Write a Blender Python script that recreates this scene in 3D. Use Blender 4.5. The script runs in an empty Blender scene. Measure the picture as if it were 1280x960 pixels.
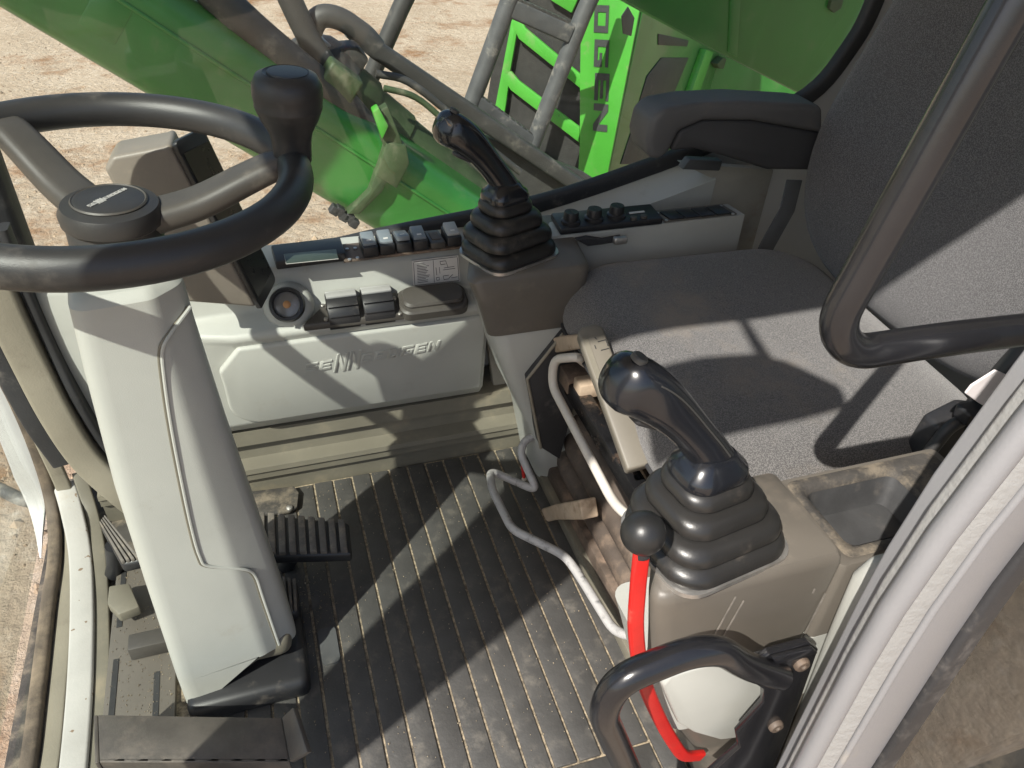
import bpy, bmesh, math, random
from mathutils import Vector, Matrix
random.seed(7)
S = bpy.context.scene
COL = S.collection

# ------------------------------------------------------------------ camera
CAMH, FPX = 1.1, 975.0
AX = Vector((3460, -553, 975)).normalized()
AY = Vector((-406, -760, 975)); AY = (AY - AX * AX.dot(AY)).normalized()
AZ = AX.cross(AY)
if AZ.y > 0: AZ = -AZ
ROT = Matrix((AX, AY, AZ))                      # camera(x right, y down, z forward) -> world
CAMP = Vector((0, 0, CAMH))
cd = bpy.data.cameras.new('camera'); cam = bpy.data.objects.new('camera', cd); COL.objects.link(cam)
r_, u_, f_ = ROT @ Vector((1, 0, 0)), ROT @ Vector((0, -1, 0)), ROT @ Vector((0, 0, 1))
cam.matrix_world = Matrix(((r_.x, u_.x, -f_.x, 0), (r_.y, u_.y, -f_.y, 0), (r_.z, u_.z, -f_.z, CAMH), (0, 0, 0, 1)))
cd.sensor_width = 36; cd.lens = 36 * FPX / 1280; cd.clip_start = 0.02; cd.clip_end = 400
S.camera = cam

# ------------------------------------------------------------------ light
SUN_DIR = Vector((.53, .43, -.73)).normalized()  # the way the light travels
w = bpy.data.worlds.new('World'); S.world = w; w.use_nodes = True
nt = w.node_tree; bg = nt.nodes['Background']
sky = nt.nodes.new('ShaderNodeTexSky'); sky.sky_type = 'NISHITA'; sky.sun_disc = False
sky.sun_elevation = math.asin(-SUN_DIR.z); sky.sun_rotation = math.atan2(-SUN_DIR.x, -SUN_DIR.y)
sky.dust_density = 2.0
nt.links.new(sky.outputs[0], bg.inputs[0]); bg.inputs[1].default_value = 0.10
sl = bpy.data.lights.new('sun', 'SUN'); sl.energy = 4.6; sl.angle = math.radians(.6); sl.color = (1, .955, .88)
so = bpy.data.objects.new('sun', sl); COL.objects.link(so); so.location = (-4, -3, 6)
so.rotation_euler = SUN_DIR.to_track_quat('-Z', 'Y').to_euler()
S.view_settings.view_transform = 'Standard'; S.view_settings.look = 'None'
S.view_settings.gamma = 1; S.view_settings.use_curve_mapping = False
S.view_settings.exposure = 0.66

# ------------------------------------------------------------------ pixel -> place
def ray(px, py): return ROT @ Vector((px - 640, py - 480, FPX))
def P(px, py, x=None, y=None, z=None):
    d = ray(px, py)
    if x is not None: t = x / d.x
    elif y is not None: t = y / d.y
    else: t = (z - CAMH) / d.z
    return CAMP + d * t
def PP(px, py, p0, n):
    d = ray(px, py); return CAMP + d * ((p0 - CAMP).dot(n) / d.dot(n))

# ------------------------------------------------------------------ materials
def material(name, col, rough=.5, var=.12, vscale=6, bump=.0, bscale=300, dust=None, damt=.0, dscale=9,
             metal=0, coat=0, chips=None, camt=0, cscale=60, spec=.5, sheen=0, speck=None, streak=False):
    m = bpy.data.materials.new(name); m.use_nodes = True
    N, L = m.node_tree.nodes, m.node_tree.links
    b = N['Principled BSDF']
    geo = N.new('ShaderNodeNewGeometry'); pos = geo.outputs['Position']
    if streak:
        mp = N.new('ShaderNodeMapping'); L.new(pos, mp.inputs[0]); mp.inputs['Scale'].default_value = (1, .25, 1); pos = mp.outputs[0]
    def noise(s, det=6, ro=.6):
        n = N.new('ShaderNodeTexNoise'); n.inputs['Scale'].default_value = s; n.inputs['Detail'].default_value = det
        n.inputs['Roughness'].default_value = ro; L.new(pos, n.inputs['Vector']); return n.outputs['Fac']
    def ramp(src, a, c):
        r = N.new('ShaderNodeMapRange'); r.inputs[1].default_value = a; r.inputs[2].default_value = c
        r.interpolation_type = 'SMOOTHSTEP'
        L.new(src, r.inputs[0]); return r.outputs[0]
    def mix(f, a, c):
        x = N.new('ShaderNodeMix'); x.data_type = 'RGBA'
        if isinstance(f, (int, float)): x.inputs[0].default_value = f
        else: L.new(f, x.inputs[0])
        for s, v in ((6, a), (7, c)):
            if isinstance(v, tuple): x.inputs[s].default_value = (*v, 1)
            else: L.new(v, x.inputs[s])
        return x.outputs[2]
    dk = tuple(c * (1 - var) for c in col); lt = tuple(min(1, c * (1 + var)) for c in col)
    c = mix(ramp(noise(vscale), .3, .7), dk, lt)
    if speck:
        c = mix(ramp(noise(speck[1], 2, .5), .42, .62), c, speck[0])
    rg = rough
    if dust:
        f = ramp(noise(dscale, 8, .68), .62 - damt * .5, .86 - damt * .5)
        mul = N.new('ShaderNodeMath'); mul.operation = 'MULTIPLY'; L.new(f, mul.inputs[0]); mul.inputs[1].default_value = .85
        c = mix(mul.outputs[0], c, dust)
        mr = N.new('ShaderNodeMapRange'); L.new(mul.outputs[0], mr.inputs[0]); mr.inputs[3].default_value = rough; mr.inputs[4].default_value = .85
        L.new(mr.outputs[0], b.inputs['Roughness'])
    else:
        mr = N.new('ShaderNodeMapRange'); L.new(noise(vscale * 4), mr.inputs[0]); mr.inputs[1].default_value = .3; mr.inputs[2].default_value = .7
        mr.inputs[3].default_value = max(0, rough * .85); mr.inputs[4].default_value = min(1, rough * 1.15)
        L.new(mr.outputs[0], b.inputs['Roughness'])
    if chips:
        f = ramp(noise(cscale, 3, .5), .74 - camt, .76 - camt)
        c = mix(f, c, chips)
    L.new(c, b.inputs['Base Color'])
    b.inputs['Metallic'].default_value = metal; b.inputs['Coat Weight'].default_value = coat
    b.inputs['Coat Roughness'].default_value = .12
    b.inputs['Specular IOR Level'].default_value = spec
    if sheen: b.inputs['Sheen Weight'].default_value = sheen
    if bump:
        bp = N.new('ShaderNodeBump'); bp.inputs['Strength'].default_value = bump; bp.inputs['Distance'].default_value = .002
        L.new(noise(bscale, 3), bp.inputs['Height']); L.new(bp.outputs[0], b.inputs['Normal'])
    return m

DUST = (.40, .31, .22); SAND = (.50, .40, .27)
M = {}
M['beige'] = material('beige plastic', (.425, .428, .395), .46, .05, 5, .16, 1000, (.36, .335, .285), .06, 16, chips=(.20, .175, .14), camt=-.045, cscale=120)
M['beige_dirty'] = material('grimy beige plastic', (.36, .34, .29), .5, .08, 6, .1, 900, (.24, .19, .13), .25, 9)
M['olive'] = material('olive grey plastic', (.17, .155, .12), .5, .10, 8, .12, 700, (.30, .25, .17), .22, 8)
M['taupe'] = material('taupe plastic', (.128, .114, .096), .42, .08, 6, .10, 900, (.25, .21, .165), .14, 10, chips=(.4, .37, .33), camt=-.02, cscale=45)
M['black'] = material('black plastic', (.022, .022, .024), .42, .15, 8, .10, 800, (.20, .17, .14), .08, 14)
M['wheel'] = material('wheel foam', (.033, .032, .032), .40, .12, 10, .16, 1100, (.16, .14, .12), .12, 9)
M['spoke'] = material('dusty spoke plastic', (.066, .060, .053), .45, .12, 12, .14, 1100, (.17, .145, .12), .12, 16)
M['gloss'] = material('glossy black plastic', (.010, .011, .014), .22, .1, 8, 0, 300, (.10, .09, .08), .03, 10, coat=.4)
M['boot'] = material('rubber boot', (.021, .020, .019), .34, .15, 10, .06, 500, (.15, .125, .10), .14, 13)
M['blackpaint'] = material('black painted tube', (.014, .014, .016), .22, .2, 10, .05, 200, (.22, .18, .13), .03, 12, chips=(.55, .48, .4), camt=-.035, cscale=70, coat=.2)
M['fabric'] = material('grey seat fabric', (.084, .081, .081), .92, .10, 7, .5, 1300, (.20, .168, .135), .26, 6, speck=((.175, .168, .163), 620), sheen=.25, spec=.15)
M['fabric_back'] = material('grey back fabric', (.082, .080, .083), .92, .08, 7, .5, 1300, speck=((.160, .155, .158), 660), sheen=.25, spec=.15)
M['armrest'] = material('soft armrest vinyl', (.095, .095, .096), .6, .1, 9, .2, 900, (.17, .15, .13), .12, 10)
M['mat'] = material('worn floor rubber', (.062, .060, .057), .50, .16, 12, .4, 120, (.135, .122, .104), .24, 26)
M['sand'] = material('sand in the grooves', (.30, .245, .17), .95, .5, 160, .6, 500, (.07, .06, .05), .30, 26)
M['floor'] = material('dirty floor steel', (.055, .05, .045), .75, .3, 14, .4, 260, (.23, .19, .14), .35, 22)
M['rust'] = material('dusty brown rubber', (.085, .066, .053), .62, .18, 18, .2, 240, (.22, .16, .115), .34, 15)
M['brownmetal'] = material('rusty brown steel', (.09, .068, .053), .6, .25, 20, .3, 240, (.30, .21, .15), .35, 12)
M['grease'] = material('greasy black steel', (.012, .012, .013), .2, .3, 14, .35, 160, (.26, .17, .11), .22, 22)
M['whitebar'] = material('worn light painted bar', (.60, .56, .50), .4, .08, 14, .1, 400, (.36, .28, .2), .12, 14)
M['greybar'] = material('scuffed grey bar', (.40, .39, .38), .4, .1, 14, .1, 400, (.03, .03, .03), .22, 60)
M['tanlever'] = material('tan plastic lever', (.46, .36, .26), .5, .15, 20, .15, 500, (.25, .17, .11), .22, 26)
M['red'] = material('red painted lever', (.52, .018, .015), .32, .12, 14, .08, 200, (.25, .10, .07), .12, 22, chips=(.10, .03, .025), camt=.0, cscale=75)
M['silver'] = material('silver painted frame', (.265, .265, .275), .36, .04, 6, .12, 350, (.4, .36, .3), .04, 8, metal=.15)
M['silverrough'] = material('hammered frame seam', (.295, .293, .288), .4, .05, 8, .7, 130, metal=.1)
M['rubber'] = material('black seal rubber', (.028, .028, .03), .6, .15, 9, .2, 300, (.2, .18, .16), .12, 14)
M['brownseal'] = material('weathered brown seal', (.105, .082, .062), .7, .25, 14, .4, 160, (.26, .20, .14), .35, 12)
M['whiteframe'] = material('chipped white frame', (.43, .415, .385), .5, .08, 8, .15, 200, (.33, .26, .18), .14, 10, chips=(.22, .16, .11), camt=.07, cscale=55)
M['tanframe'] = material('grey tan trim', (.25, .225, .175), .55, .08, 8, .2, 300, (.16, .13, .1), .16, 12)
M['paleframe'] = material('pale cab lining', (.56, .56, .55), .55, .05, 5, .1, 300)
M['footsteel'] = material('brown steel plate', (.105, .092, .080), .40, .2, 16, .2, 180, (.17, .14, .115), .25, 14, metal=.3)
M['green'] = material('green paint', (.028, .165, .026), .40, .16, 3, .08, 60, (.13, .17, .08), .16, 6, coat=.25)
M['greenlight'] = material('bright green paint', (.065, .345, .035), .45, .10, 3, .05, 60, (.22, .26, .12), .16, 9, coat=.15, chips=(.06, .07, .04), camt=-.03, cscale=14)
M['greendull'] = material('dusty olive green paint', (.045, .072, .030), .6, .2, 8, .2, 90, (.17, .165, .11), .20, 9)
M['mesh'] = material('dark grille mesh', (.030, .029, .027), .8, .15, 30, .5, 120)
M['pipe'] = material('grey steel pipe', (.048, .047, .044), .55, .15, 9, .15, 100, (.2, .18, .15), .16, 9)
M['galv'] = material('grey ladder steel', (.075, .077, .078), .5, .15, 12, .2, 100, (.35, .32, .27), .2, 9)
M['ground'] = None
M['metalbolt'] = material('bright steel', (.55, .53, .5), .35, .2, 40, .1, 300, (.2, .15, .1), .15, 40, metal=.8)
M['bluegrey'] = material('blue grey switch cap', (.19, .215, .235), .35, .08, 20, .05, 500, (.35, .33, .3), .12, 30)
M['greycap'] = material('light grey louvre', (.36, .36, .35), .45, .06, 20, .08, 500)
M['sticker'] = material('silver sticker', (.62, .60, .57), .4, .04, 30, 0, 300)
M['print'] = material('black print', (.03, .03, .03), .6, .1, 20)
M['logogrey'] = material('dark grey decal', (.045, .05, .048), .5, .1, 20)
M['hubtext'] = material('silver lettering', (.40, .39, .37), .5, .05, 20)
M['tag'] = material('white paper tag', (.80, .74, .74), .7, .04, 30, .1, 300)
M['orange'] = material('orange glow plug', (.50, .25, .10), .5, .1, 30)
M['lens'] = material('grey gauge lens', (.20, .19, .18), .25, .1, 30, coat=.5)
M['screen'] = material('black monitor face', (.006, .006, .007), .3, .1, 20)
M['traygrey'] = material('dusty tray plastic', (.055, .055, .056), .5, .2, 18, .15, 300, (.14, .125, .11), .25, 16)
M['armtaupe'] = material('taupe lever plastic', (.155, .140, .113), .5, .06, 12, .1, 700, (.15, .12, .1), .16, 16)
M['monitor'] = material('tan grey monitor shell', (.215, .188, .158), .45, .06, 10, .1, 700, (.3, .26, .2), .1, 12)
M['ball'] = material('black ball knob', (.018, .018, .018), .38, .1, 12, .05, 500)
M['scuff'] = material('pale scuff', (.21, .19, .165), .7, .2, 60)
M['stone'] = material('yard stones', (.30, .22, .15), .9, .45, 3, .2, 60)
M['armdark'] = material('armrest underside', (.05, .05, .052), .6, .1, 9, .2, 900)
M['display'] = material('green grey display', (.045, .06, .05), .4, .1, 20)
M['pedalrubber'] = material('dusty sun-toned pedal rubber', (.125, .112, .098), .7, .2, 30, .3, 200, (.26, .22, .17), .3, 40)  # dusty treads, with sunlight put into the lighter base colour
M['strap'] = material('grey belt webbing', (.12, .125, .13), .8, .1, 30, .3, 600)

def ground_mat():
    m = bpy.data.materials.new('pale packed yard ground'); m.use_nodes = True
    N, L = m.node_tree.nodes, m.node_tree.links; b = N['Principled BSDF']
    g = N.new('ShaderNodeNewGeometry')
    def noise(s, d=8, r=.65):
        n = N.new('ShaderNodeTexNoise'); n.inputs['Scale'].default_value = s; n.inputs['Detail'].default_value = d; n.inputs['Roughness'].default_value = r
        L.new(g.outputs['Position'], n.inputs['Vector']); return n.outputs['Fac']
    def ramp(s, a, c):
        r = N.new('ShaderNodeMapRange'); r.inputs[1].default_value = a; r.inputs[2].default_value = c; L.new(s, r.inputs[0]); return r.outputs[0]
    def mix(f, a, c):
        x = N.new('ShaderNodeMix'); x.data_type = 'RGBA'; L.new(f, x.inputs[0])
        for s, v in ((6, a), (7, c)):
            if isinstance(v, tuple): x.inputs[s].default_value = (*v, 1)
            else: L.new(v, x.inputs[s])
        return x.outputs[2]
    c = mix(ramp(noise(1.2), .3, .7), (.44, .335, .24), (.57, .45, .34))
    c = mix(ramp(noise(14), .52, .72), c, (.66, .545, .43))
    c = mix(ramp(noise(.9, 9, .72), .52, .64), c, (.33, .19, .105))
    c = mix(ramp(noise(9, 9, .75), .64, .74), c, (.20, .15, .11))
    L.new(c, b.inputs['Base Color']); b.inputs['Roughness'].default_value = .95; b.inputs['Specular IOR Level'].default_value = .1
    bp = N.new('ShaderNodeBump'); bp.inputs['Strength'].default_value = 1; bp.inputs['Distance'].default_value = .06
    L.new(noise(11, 10, .7), bp.inputs['Height']); L.new(bp.outputs[0], b.inputs['Normal'])
    return m
M['ground'] = ground_mat()

def glass_mat(haze=.007, tint=(.93, .96, .94), name='dusty window glass'):
    m = bpy.data.materials.new(name); m.use_nodes = True
    N, L = m.node_tree.nodes, m.node_tree.links
    N.remove(N['Principled BSDF']); out = N['Material Output']
    tr = N.new('ShaderNodeBsdfTransparent'); tr.inputs[0].default_value = (*tint, 1)
    gl = N.new('ShaderNodeBsdfGlossy'); gl.inputs['Roughness'].default_value = .02
    df = N.new('ShaderNodeBsdfDiffuse'); df.inputs[0].default_value = (.6, .56, .5, 1)
    g0 = N.new('ShaderNodeNewGeometry')
    def math_(op, a_, b_):
        k = N.new('ShaderNodeMath'); k.operation = op
        for i_, v_ in enumerate((a_, b_)):
            if v_ is None: continue
            if isinstance(v_, (int, float)): k.inputs[i_].default_value = v_
            else: L.new(v_, k.inputs[i_])
        return k.outputs[0]
    dt = N.new('ShaderNodeVectorMath'); dt.operation = 'DOT_PRODUCT'; L.new(g0.outputs['Normal'], dt.inputs[0]); L.new(g0.outputs['Incoming'], dt.inputs[1])
    one = math_('SUBTRACT', 1.0, math_('ABSOLUTE', dt.outputs['Value'], None))
    fres = math_('ADD', math_('MULTIPLY', math_('POWER', one, 5.0), .9), .025)
    a = N.new('ShaderNodeMixShader'); L.new(fres, a.inputs[0]); L.new(tr.outputs[0], a.inputs[1]); L.new(gl.outputs[0], a.inputs[2])
    g = N.new('ShaderNodeNewGeometry')
    n = N.new('ShaderNodeTexNoise'); n.inputs['Scale'].default_value = 5; n.inputs['Detail'].default_value = 8; L.new(g.outputs['Position'], n.inputs['Vector'])
    mr = N.new('ShaderNodeMapRange'); L.new(n.outputs['Fac'], mr.inputs[0]); mr.inputs[1].default_value = .3; mr.inputs[2].default_value = .7
    mr.inputs[3].default_value = haze * .5; mr.inputs[4].default_value = haze * 1.6
    c = N.new('ShaderNodeMixShader'); L.new(mr.outputs[0], c.inputs[0]); L.new(a.outputs[0], c.inputs[1]); L.new(df.outputs[0], c.inputs[2])
    L.new(c.outputs[0], out.inputs['Surface']); return m
M['glass'] = glass_mat()
M['sideglass'] = glass_mat(.03, (.50, .51, .49), 'tinted side glass')

# ------------------------------------------------------------------ builders
WL = {}
def tag(o, label, cat, group=None):
    o['label'] = label; o['category'] = cat
    if group: o['group'] = group
    return o
def thing(name, loc, label, cat, group=None):
    o = bpy.data.objects.new(name, None); o.empty_display_size = .05; o.location = loc; COL.objects.link(o)
    WL[o] = Vector(loc); return tag(o, label, cat, group)
def put(name, bm, mat, parent=None, smooth=38):
    bmesh.ops.remove_doubles(bm, verts=bm.verts, dist=1e-6)
    bmesh.ops.recalc_face_normals(bm, faces=bm.faces)
    c = sum((v.co for v in bm.verts), Vector()) / max(1, len(bm.verts))
    for v in bm.verts: v.co -= c
    me = bpy.data.meshes.new(name); bm.to_mesh(me); bm.free()
    me.materials.append(M[mat])
    if smooth:
        me.shade_smooth(); me.set_sharp_from_angle(angle=math.radians(smooth))
    o = bpy.data.objects.new(name, me); COL.objects.link(o); WL[o] = c.copy()
    o.location = c
    if parent is not None:
        o.parent = parent; o.location = c - WL[parent]
    return o
def bevel(bm, r, seg=3, ang=25):
    if r <= 0: return bm
    bmesh.ops.remove_doubles(bm, verts=bm.verts, dist=1e-6)
    es = [e for e in bm.edges if len(e.link_faces) == 2 and e.calc_face_angle(0) > math.radians(ang)]
    bmesh.ops.bevel(bm, geom=es, offset=r, segments=seg, profile=.5, affect='EDGES', clamp_overlap=True)
    return bm
def box_bm(lo, hi, r=0, seg=3, bm=None):
    b = bmesh.new()
    bmesh.ops.create_cube(b, size=1)
    for v in b.verts: v.co = Vector((lo[i] + (v.co[i] + .5) * (hi[i] - lo[i]) for i in range(3)))
    bevel(b, r, seg)
    if bm is None: return b
    join(bm, b); return bm
def obox_bm(c, u, v, n, su, sv, sn, r=0, seg=3):
    """box centred at c with half sizes along the axes u, v, n"""
    b = bmesh.new(); bmesh.ops.create_cube(b, size=2)
    u, v, n = Vector(u).normalized(), Vector(v).normalized(), Vector(n).normalized()
    for q in b.verts: q.co = Vector(c) + u * q.co.x * su + v * q.co.y * sv + n * q.co.z * sn
    return bevel(b, r, seg)
def join(bm, b):
    me = bpy.data.meshes.new('tmp'); b.to_mesh(me); b.free(); bm.from_mesh(me); bpy.data.meshes.remove(me); return bm
def loft_bm(rings, cap=True, close=True):
    b = bmesh.new(); R = [[b.verts.new(p) for p in r] for r in rings]; n = len(R[0])
    for a, c in zip(R, R[1:]):
        for i in range(n if close else n - 1):
            j = (i + 1) % n
            try: b.faces.new((a[i], a[j], c[j], c[i]))
            except ValueError: pass
    if cap:
        b.faces.new(R[0][::-1]); b.faces.new(R[-1])
    return b
def prism_bm(pts, off, r=0, seg=3):
    """polygon of 3D points pushed along the vector off"""
    off = Vector(off); b = loft_bm([[Vector(p) for p in pts], [Vector(p) + off for p in pts]])
    return bevel(b, r, seg)
def rrect(w, h, r, n=6):
    r = min(r, w / 2 - 1e-4, h / 2 - 1e-4); out = []
    for cx, cy, a0 in ((w/2-r, h/2-r, 0), (-w/2+r, h/2-r, 90), (-w/2+r, -h/2+r, 180), (w/2-r, -h/2+r, 270)):
        for k in range(n + 1):
            a = math.radians(a0 + 90 * k / n); out.append((cx + r * math.cos(a), cy + r * math.sin(a)))
    return out
def ring(c, u, v, pts): return [Vector(c) + Vector(u) * a + Vector(v) * q for a, q in pts]
def circ(r, n=20, ry=None): return [(r * math.cos(2*math.pi*i/n), (ry or r) * math.sin(2*math.pi*i/n)) for i in range(n)]
def fillet(pts, r, n=6):
    pts = [Vector(p) for p in pts]; out = [pts[0]]
    for a, p, c in zip(pts, pts[1:], pts[2:]):
        d1, d2 = (a - p), (c - p); l = min(r, d1.length * .49, d2.length * .49)
        s, e = p + d1.normalized() * l, p + d2.normalized() * l
        for k in range(n + 1):
            t = k / n; out.append(s * (1-t)**2 + p * 2*t*(1-t) + e * t*t)
    out.append(pts[-1]); return out
def spline(pts, n=6):
    pts = [Vector(p) for p in pts]; q = [2*pts[0]-pts[1]] + pts + [2*pts[-1]-pts[-2]]; out = []
    for i in range(1, len(q) - 2):
        for k in range(n):
            t = k / n; a, b, c, d = q[i-1], q[i], q[i+1], q[i+2]
            out.append(.5 * ((2*b) + (c-a)*t + (2*a-5*b+4*c-d)*t*t + (3*b-a-3*c+d)*t**3))
    out.append(pts[-1]); return out
def sweep_bm(path, prof, up=(0, 0, 1), scale=None, fixed=False):
    path = [Vector(p) for p in path]; rings = []; side = None
    for i, p in enumerate(path):
        t = (path[min(i+1, len(path)-1)] - path[max(i-1, 0)]).normalized()
        if side is None or fixed:
            ref = Vector(up)
            if abs(t.dot(ref)) > .98: ref = Vector((1, 0, 0))
            side = t.cross(ref).normalized()
        else:
            side = (side - t * side.dot(t)).normalized()
        v = side.cross(t); s = scale[i] if scale else 1
        rings.append([p + side * a * s + v * c * s for a, c in prof])
    return loft_bm(rings)
def tube_bm(path, r, fil=0, n=14, scale=None):
    if fil: path = fillet(path, fil)
    return sweep_bm(path, circ(r, n), scale=scale)
def lathe_bm(prof, c, axis, n=32):
    """prof: list of (radius, height) along axis"""
    ax = Vector(axis).normalized(); ref = Vector((1, 0, 0)) if abs(ax.x) < .9 else Vector((0, 1, 0))
    u = ax.cross(ref).normalized(); v = ax.cross(u); c = Vector(c)
    return loft_bm([[c + ax * h + (u * math.cos(2*math.pi*i/n) + v * math.sin(2*math.pi*i/n)) * max(r, 1e-4) for i in range(n)] for r, h in prof])
T = .25
GL = {'E': [(0,0,T,1),(T,0,1,T),(T,.4,.92,.6),(T,.8,1,1)],
      'O': [(0,0,T,1),(1-T,0,1,1),(T,0,1-T,T),(T,.8,1-T,1)],
      'G': [(0,0,T,1),(T,.8,1,1),(T,0,1-T,T),(1-T,0,1,.56),(.48,.38,1-T,.56)],
      'B': [(0,0,T,1),(1-T,0,1,1),(T,0,1-T,T),(T,.8,1-T,1),(T,.4,1-T,.6)],
      'S': [(0,.8,1,1),(0,.4,1,.6),(0,0,1,T),(0,.6,T,.8),(1-T,T,1,.4)],
      'N': [(0,0,T,1),(1-T,0,1,1),((T,1),(T,.62),(1-T,0),(1-T,.38))]}
def glyph_bm(ch, o, u, v, n, wd, ht, th, shear=0, inset=0):
    b = bmesh.new(); o, u, v, n = Vector(o), Vector(u), Vector(v), Vector(n)
    for g in GL[ch]:
        q = g if isinstance(g[0], tuple) else ((g[0],g[1]),(g[2],g[1]),(g[2],g[3]),(g[0],g[3]))
        pts = [o + u * ((a * wd) + shear * c * ht) + v * c * ht for a, c in q]
        join(b, prism_bm(pts, n * th))
    return b

def polyround(pts, r, n=5):
    out = []
    m_ = len(pts)
    for i in range(m_):
        a, p, c = Vector(pts[i - 1]), Vector(pts[i]), Vector(pts[(i + 1) % m_]); d1, d2 = a - p, c - p; rr = r[i] if isinstance(r, (list, tuple)) else r
        l1, l2 = min(rr, d1.length * .48), min(rr, d2.length * .48); s0, e0 = p + d1.normalized() * l1, p + d2.normalized() * l2
        for k in range(n + 1):
            t = k / n; out.append(s0 * (1-t)**2 + p * 2*t*(1-t) + e0 * t*t)
    return out
def quadring(nl, fl, fr, nr, z, r): return polyround([Vector((*nl, z)), Vector((*nr, z)), Vector((*fr, z)), Vector((*fl, z))], r)
# ------------------------------------------------------------------ setting
def struct(o): o['kind'] = 'structure'; return o
b = bmesh.new(); bmesh.ops.create_grid(b, x_segments=2, y_segments=2, size=90)
for v in b.verts: v.co += Vector((0, 20, -1.9))
struct(put('ground', b, 'ground', None, 0))
struct(put('cab_floor', box_bm((-.46, .20, -.06), (1.25, 1.30, -.004)), 'floor', None, 0))

# ---- cab shell: roof, pillars, rear and right walls (the cab is one welded body)
cab = thing('cab_shell', (.4, .75, -.06), 'white painted cab frame with roof, pillars and window openings around the seat', 'cab frame')
put('roof', box_bm((-.55, .21, 1.52), (1.32, 1.36, 1.74), .03), 'paleframe', cab)
# right wall below and behind the window: outline in the wall plane
WY = 1.262
win_line = [(-.40, .40), (0, .442), (.196, .469), (.481, .503), (.717, .561), (.86, .605), (1.009, .67), (1.07, .748), (1.097, .83), (1.105, 1.0), (1.10, 1.40)]
wall = [Vector((x + (.016 if x > 1.0 else 0), WY, z - (.016 if z < .8 else 0))) for x, z in win_line] + [Vector((1.10, WY, 1.53)), Vector((1.30, WY, 1.53)), Vector((1.30, WY, -.05)), Vector((-.40, WY, -.05))]
put('right_wall', prism_bm(wall, (0, .03, 0)), 'paleframe', cab)
put('rear_wall', box_bm((1.285, .24, -.05), (1.31, 1.262, 1.52)), 'paleframe', cab)
put('front_pillar', box_bm((-.425, 1.25, .36), (-.357, 1.31, 1.53), .012), 'rubber', cab)
put('front_pillar', bevel(prism_bm([Vector((-.49, y, z)) for y, z in ((.26, -.05), (.355, -.05), (.355, 1.53), (.06, 1.53), (.10, 1.2), (.225, .6))], (.05, 0, 0)), .01, 2), 'paleframe', cab)
# window seal round the right window
sp = spline([Vector((x, WY - .008, z)) for x, z in win_line], 5)
put('window_seal', sweep_bm(sp, rrect(.03, .026, .008, 3), up=(0, 1, 0), fixed=True), 'rubber', cab)
gl = [Vector((x, WY + .012, z + .002)) for x, z in win_line] + [Vector((-.36, WY + .012, 1.52))]
gl[-2].z = 1.52
put('window_glass', prism_bm(gl, (0, .005, 0)), 'glass', cab, 0)

# rear door pillar (silver) with its lips, seal and side glass
PY = .25
def lean(z): return .59 * max(0, z - .55) ** 2 if z < .80 else .59 * .0625 + .295 * (z - .80)
ZS = [-.35, 0, .3, .45, .55, .62, .7, .8, .95, 1.2, 1.56]
def vstrip(name, pts, mat, r=.004):
    put(name, bevel(loft_bm([[Vector((x + lean(z), y, z)) for x, y in pts] for z in ZS]), r, 3, 40), mat, cab)
def vround(name, x, y, r, mat, n=14): put(name, loft_bm([[Vector((x + a + lean(z), y + c, z)) for a, c in circ(r, n)] for z in ZS]), mat, cab)
vround('door_lip', .4060, PY + .008, .0095, 'silver', 16)
vstrip('seam_lip', [(.4160, PY + .004), (.4325, PY - .003), (.4335, PY + .03), (.4160, PY + .034)], 'silverrough', r=.004)
vround('ridge', .4375, PY - .001, .0036, 'silver')
vstrip('door_pillar', [(.4415, PY), (.4990, PY + .004), (.4990, PY + .06), (.4415, PY + .06)], 'silver', r=.003)
vstrip('pillar_seal', [(.5002, PY - .001), (.530, PY + .001), (.533, PY + .03), (.5002, PY + .03)], 'rubber', r=.005)
put('side_glass', box_bm((.531, PY + .012, -.2), (1.28, PY + .017, 1.5)), 'sideglass', cab, 0)
put('glass_channel', tube_bm([P(1160, 985, y=PY + .02), P(1225, 945, y=PY + .02), P(1300, 915, y=PY + .02)], .006), 'rubber', cab)

# front lower frame: seal, white frame, trims along the windshield
fz = [P(20, 1010, z=0), P(35, 960, z=0), P(48, 860, z=0), P(60, 760, z=0), P(69, 690, z=.004), P(64, 625, y=1.20), P(45, 560, y=1.21), P(15, 490, y=1.215), P(-25, 420, y=1.22)]
put('windshield_seal', sweep_bm(spline(fz, 5), rrect(.020, .022, .007, 3), up=(1, 0, 0)), 'brownseal', cab)
fo = [p + Vector((-.027, .004, -.012)) for p in fz]
put('outer_frame', sweep_bm(spline(fo[4:], 5), rrect(.045, .014, .004, 2), up=(0, 1, 0), fixed=True, scale=[.05 + .95 * min(1, i / 8) for i in range(21)]), 'paleframe', cab)
fi = [p + Vector((.026, -.002, -.006)) for p in fz[:6]] 
put('inner_rebate', sweep_bm(spline(fi + [P(60, 565, y=1.2), P(28, 500, y=1.21), P(-8, 430, y=1.215)], 5), rrect(.010, .026, .004, 3), up=(1, 0, 0)), 'tanframe', cab)
fw = [P(84, 1010, z=.01), P(92, 960, z=.01), P(100, 860, z=.01), P(103, 760, z=.01), P(100, 690, z=.01), P(90, 640, z=.03), P(80, 605, z=.06)]
put('windshield_frame', sweep_bm(spline(fw, 5), rrect(.012, .036, .004, 3), up=(1, 0, 0)), 'whiteframe', cab)
ft = [P(116, 1010, z=.004), P(122, 960, z=.004), P(128, 860, z=.004), P(128, 760, z=.004), P(124, 690, z=.006), P(114, 640, z=.02), P(98, 590, z=.08)]
put('floor_edge_trim', sweep_bm(spline(ft, 5), rrect(.010, .022, .003, 3), up=(1, 0, 0)), 'olive', cab)
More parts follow.
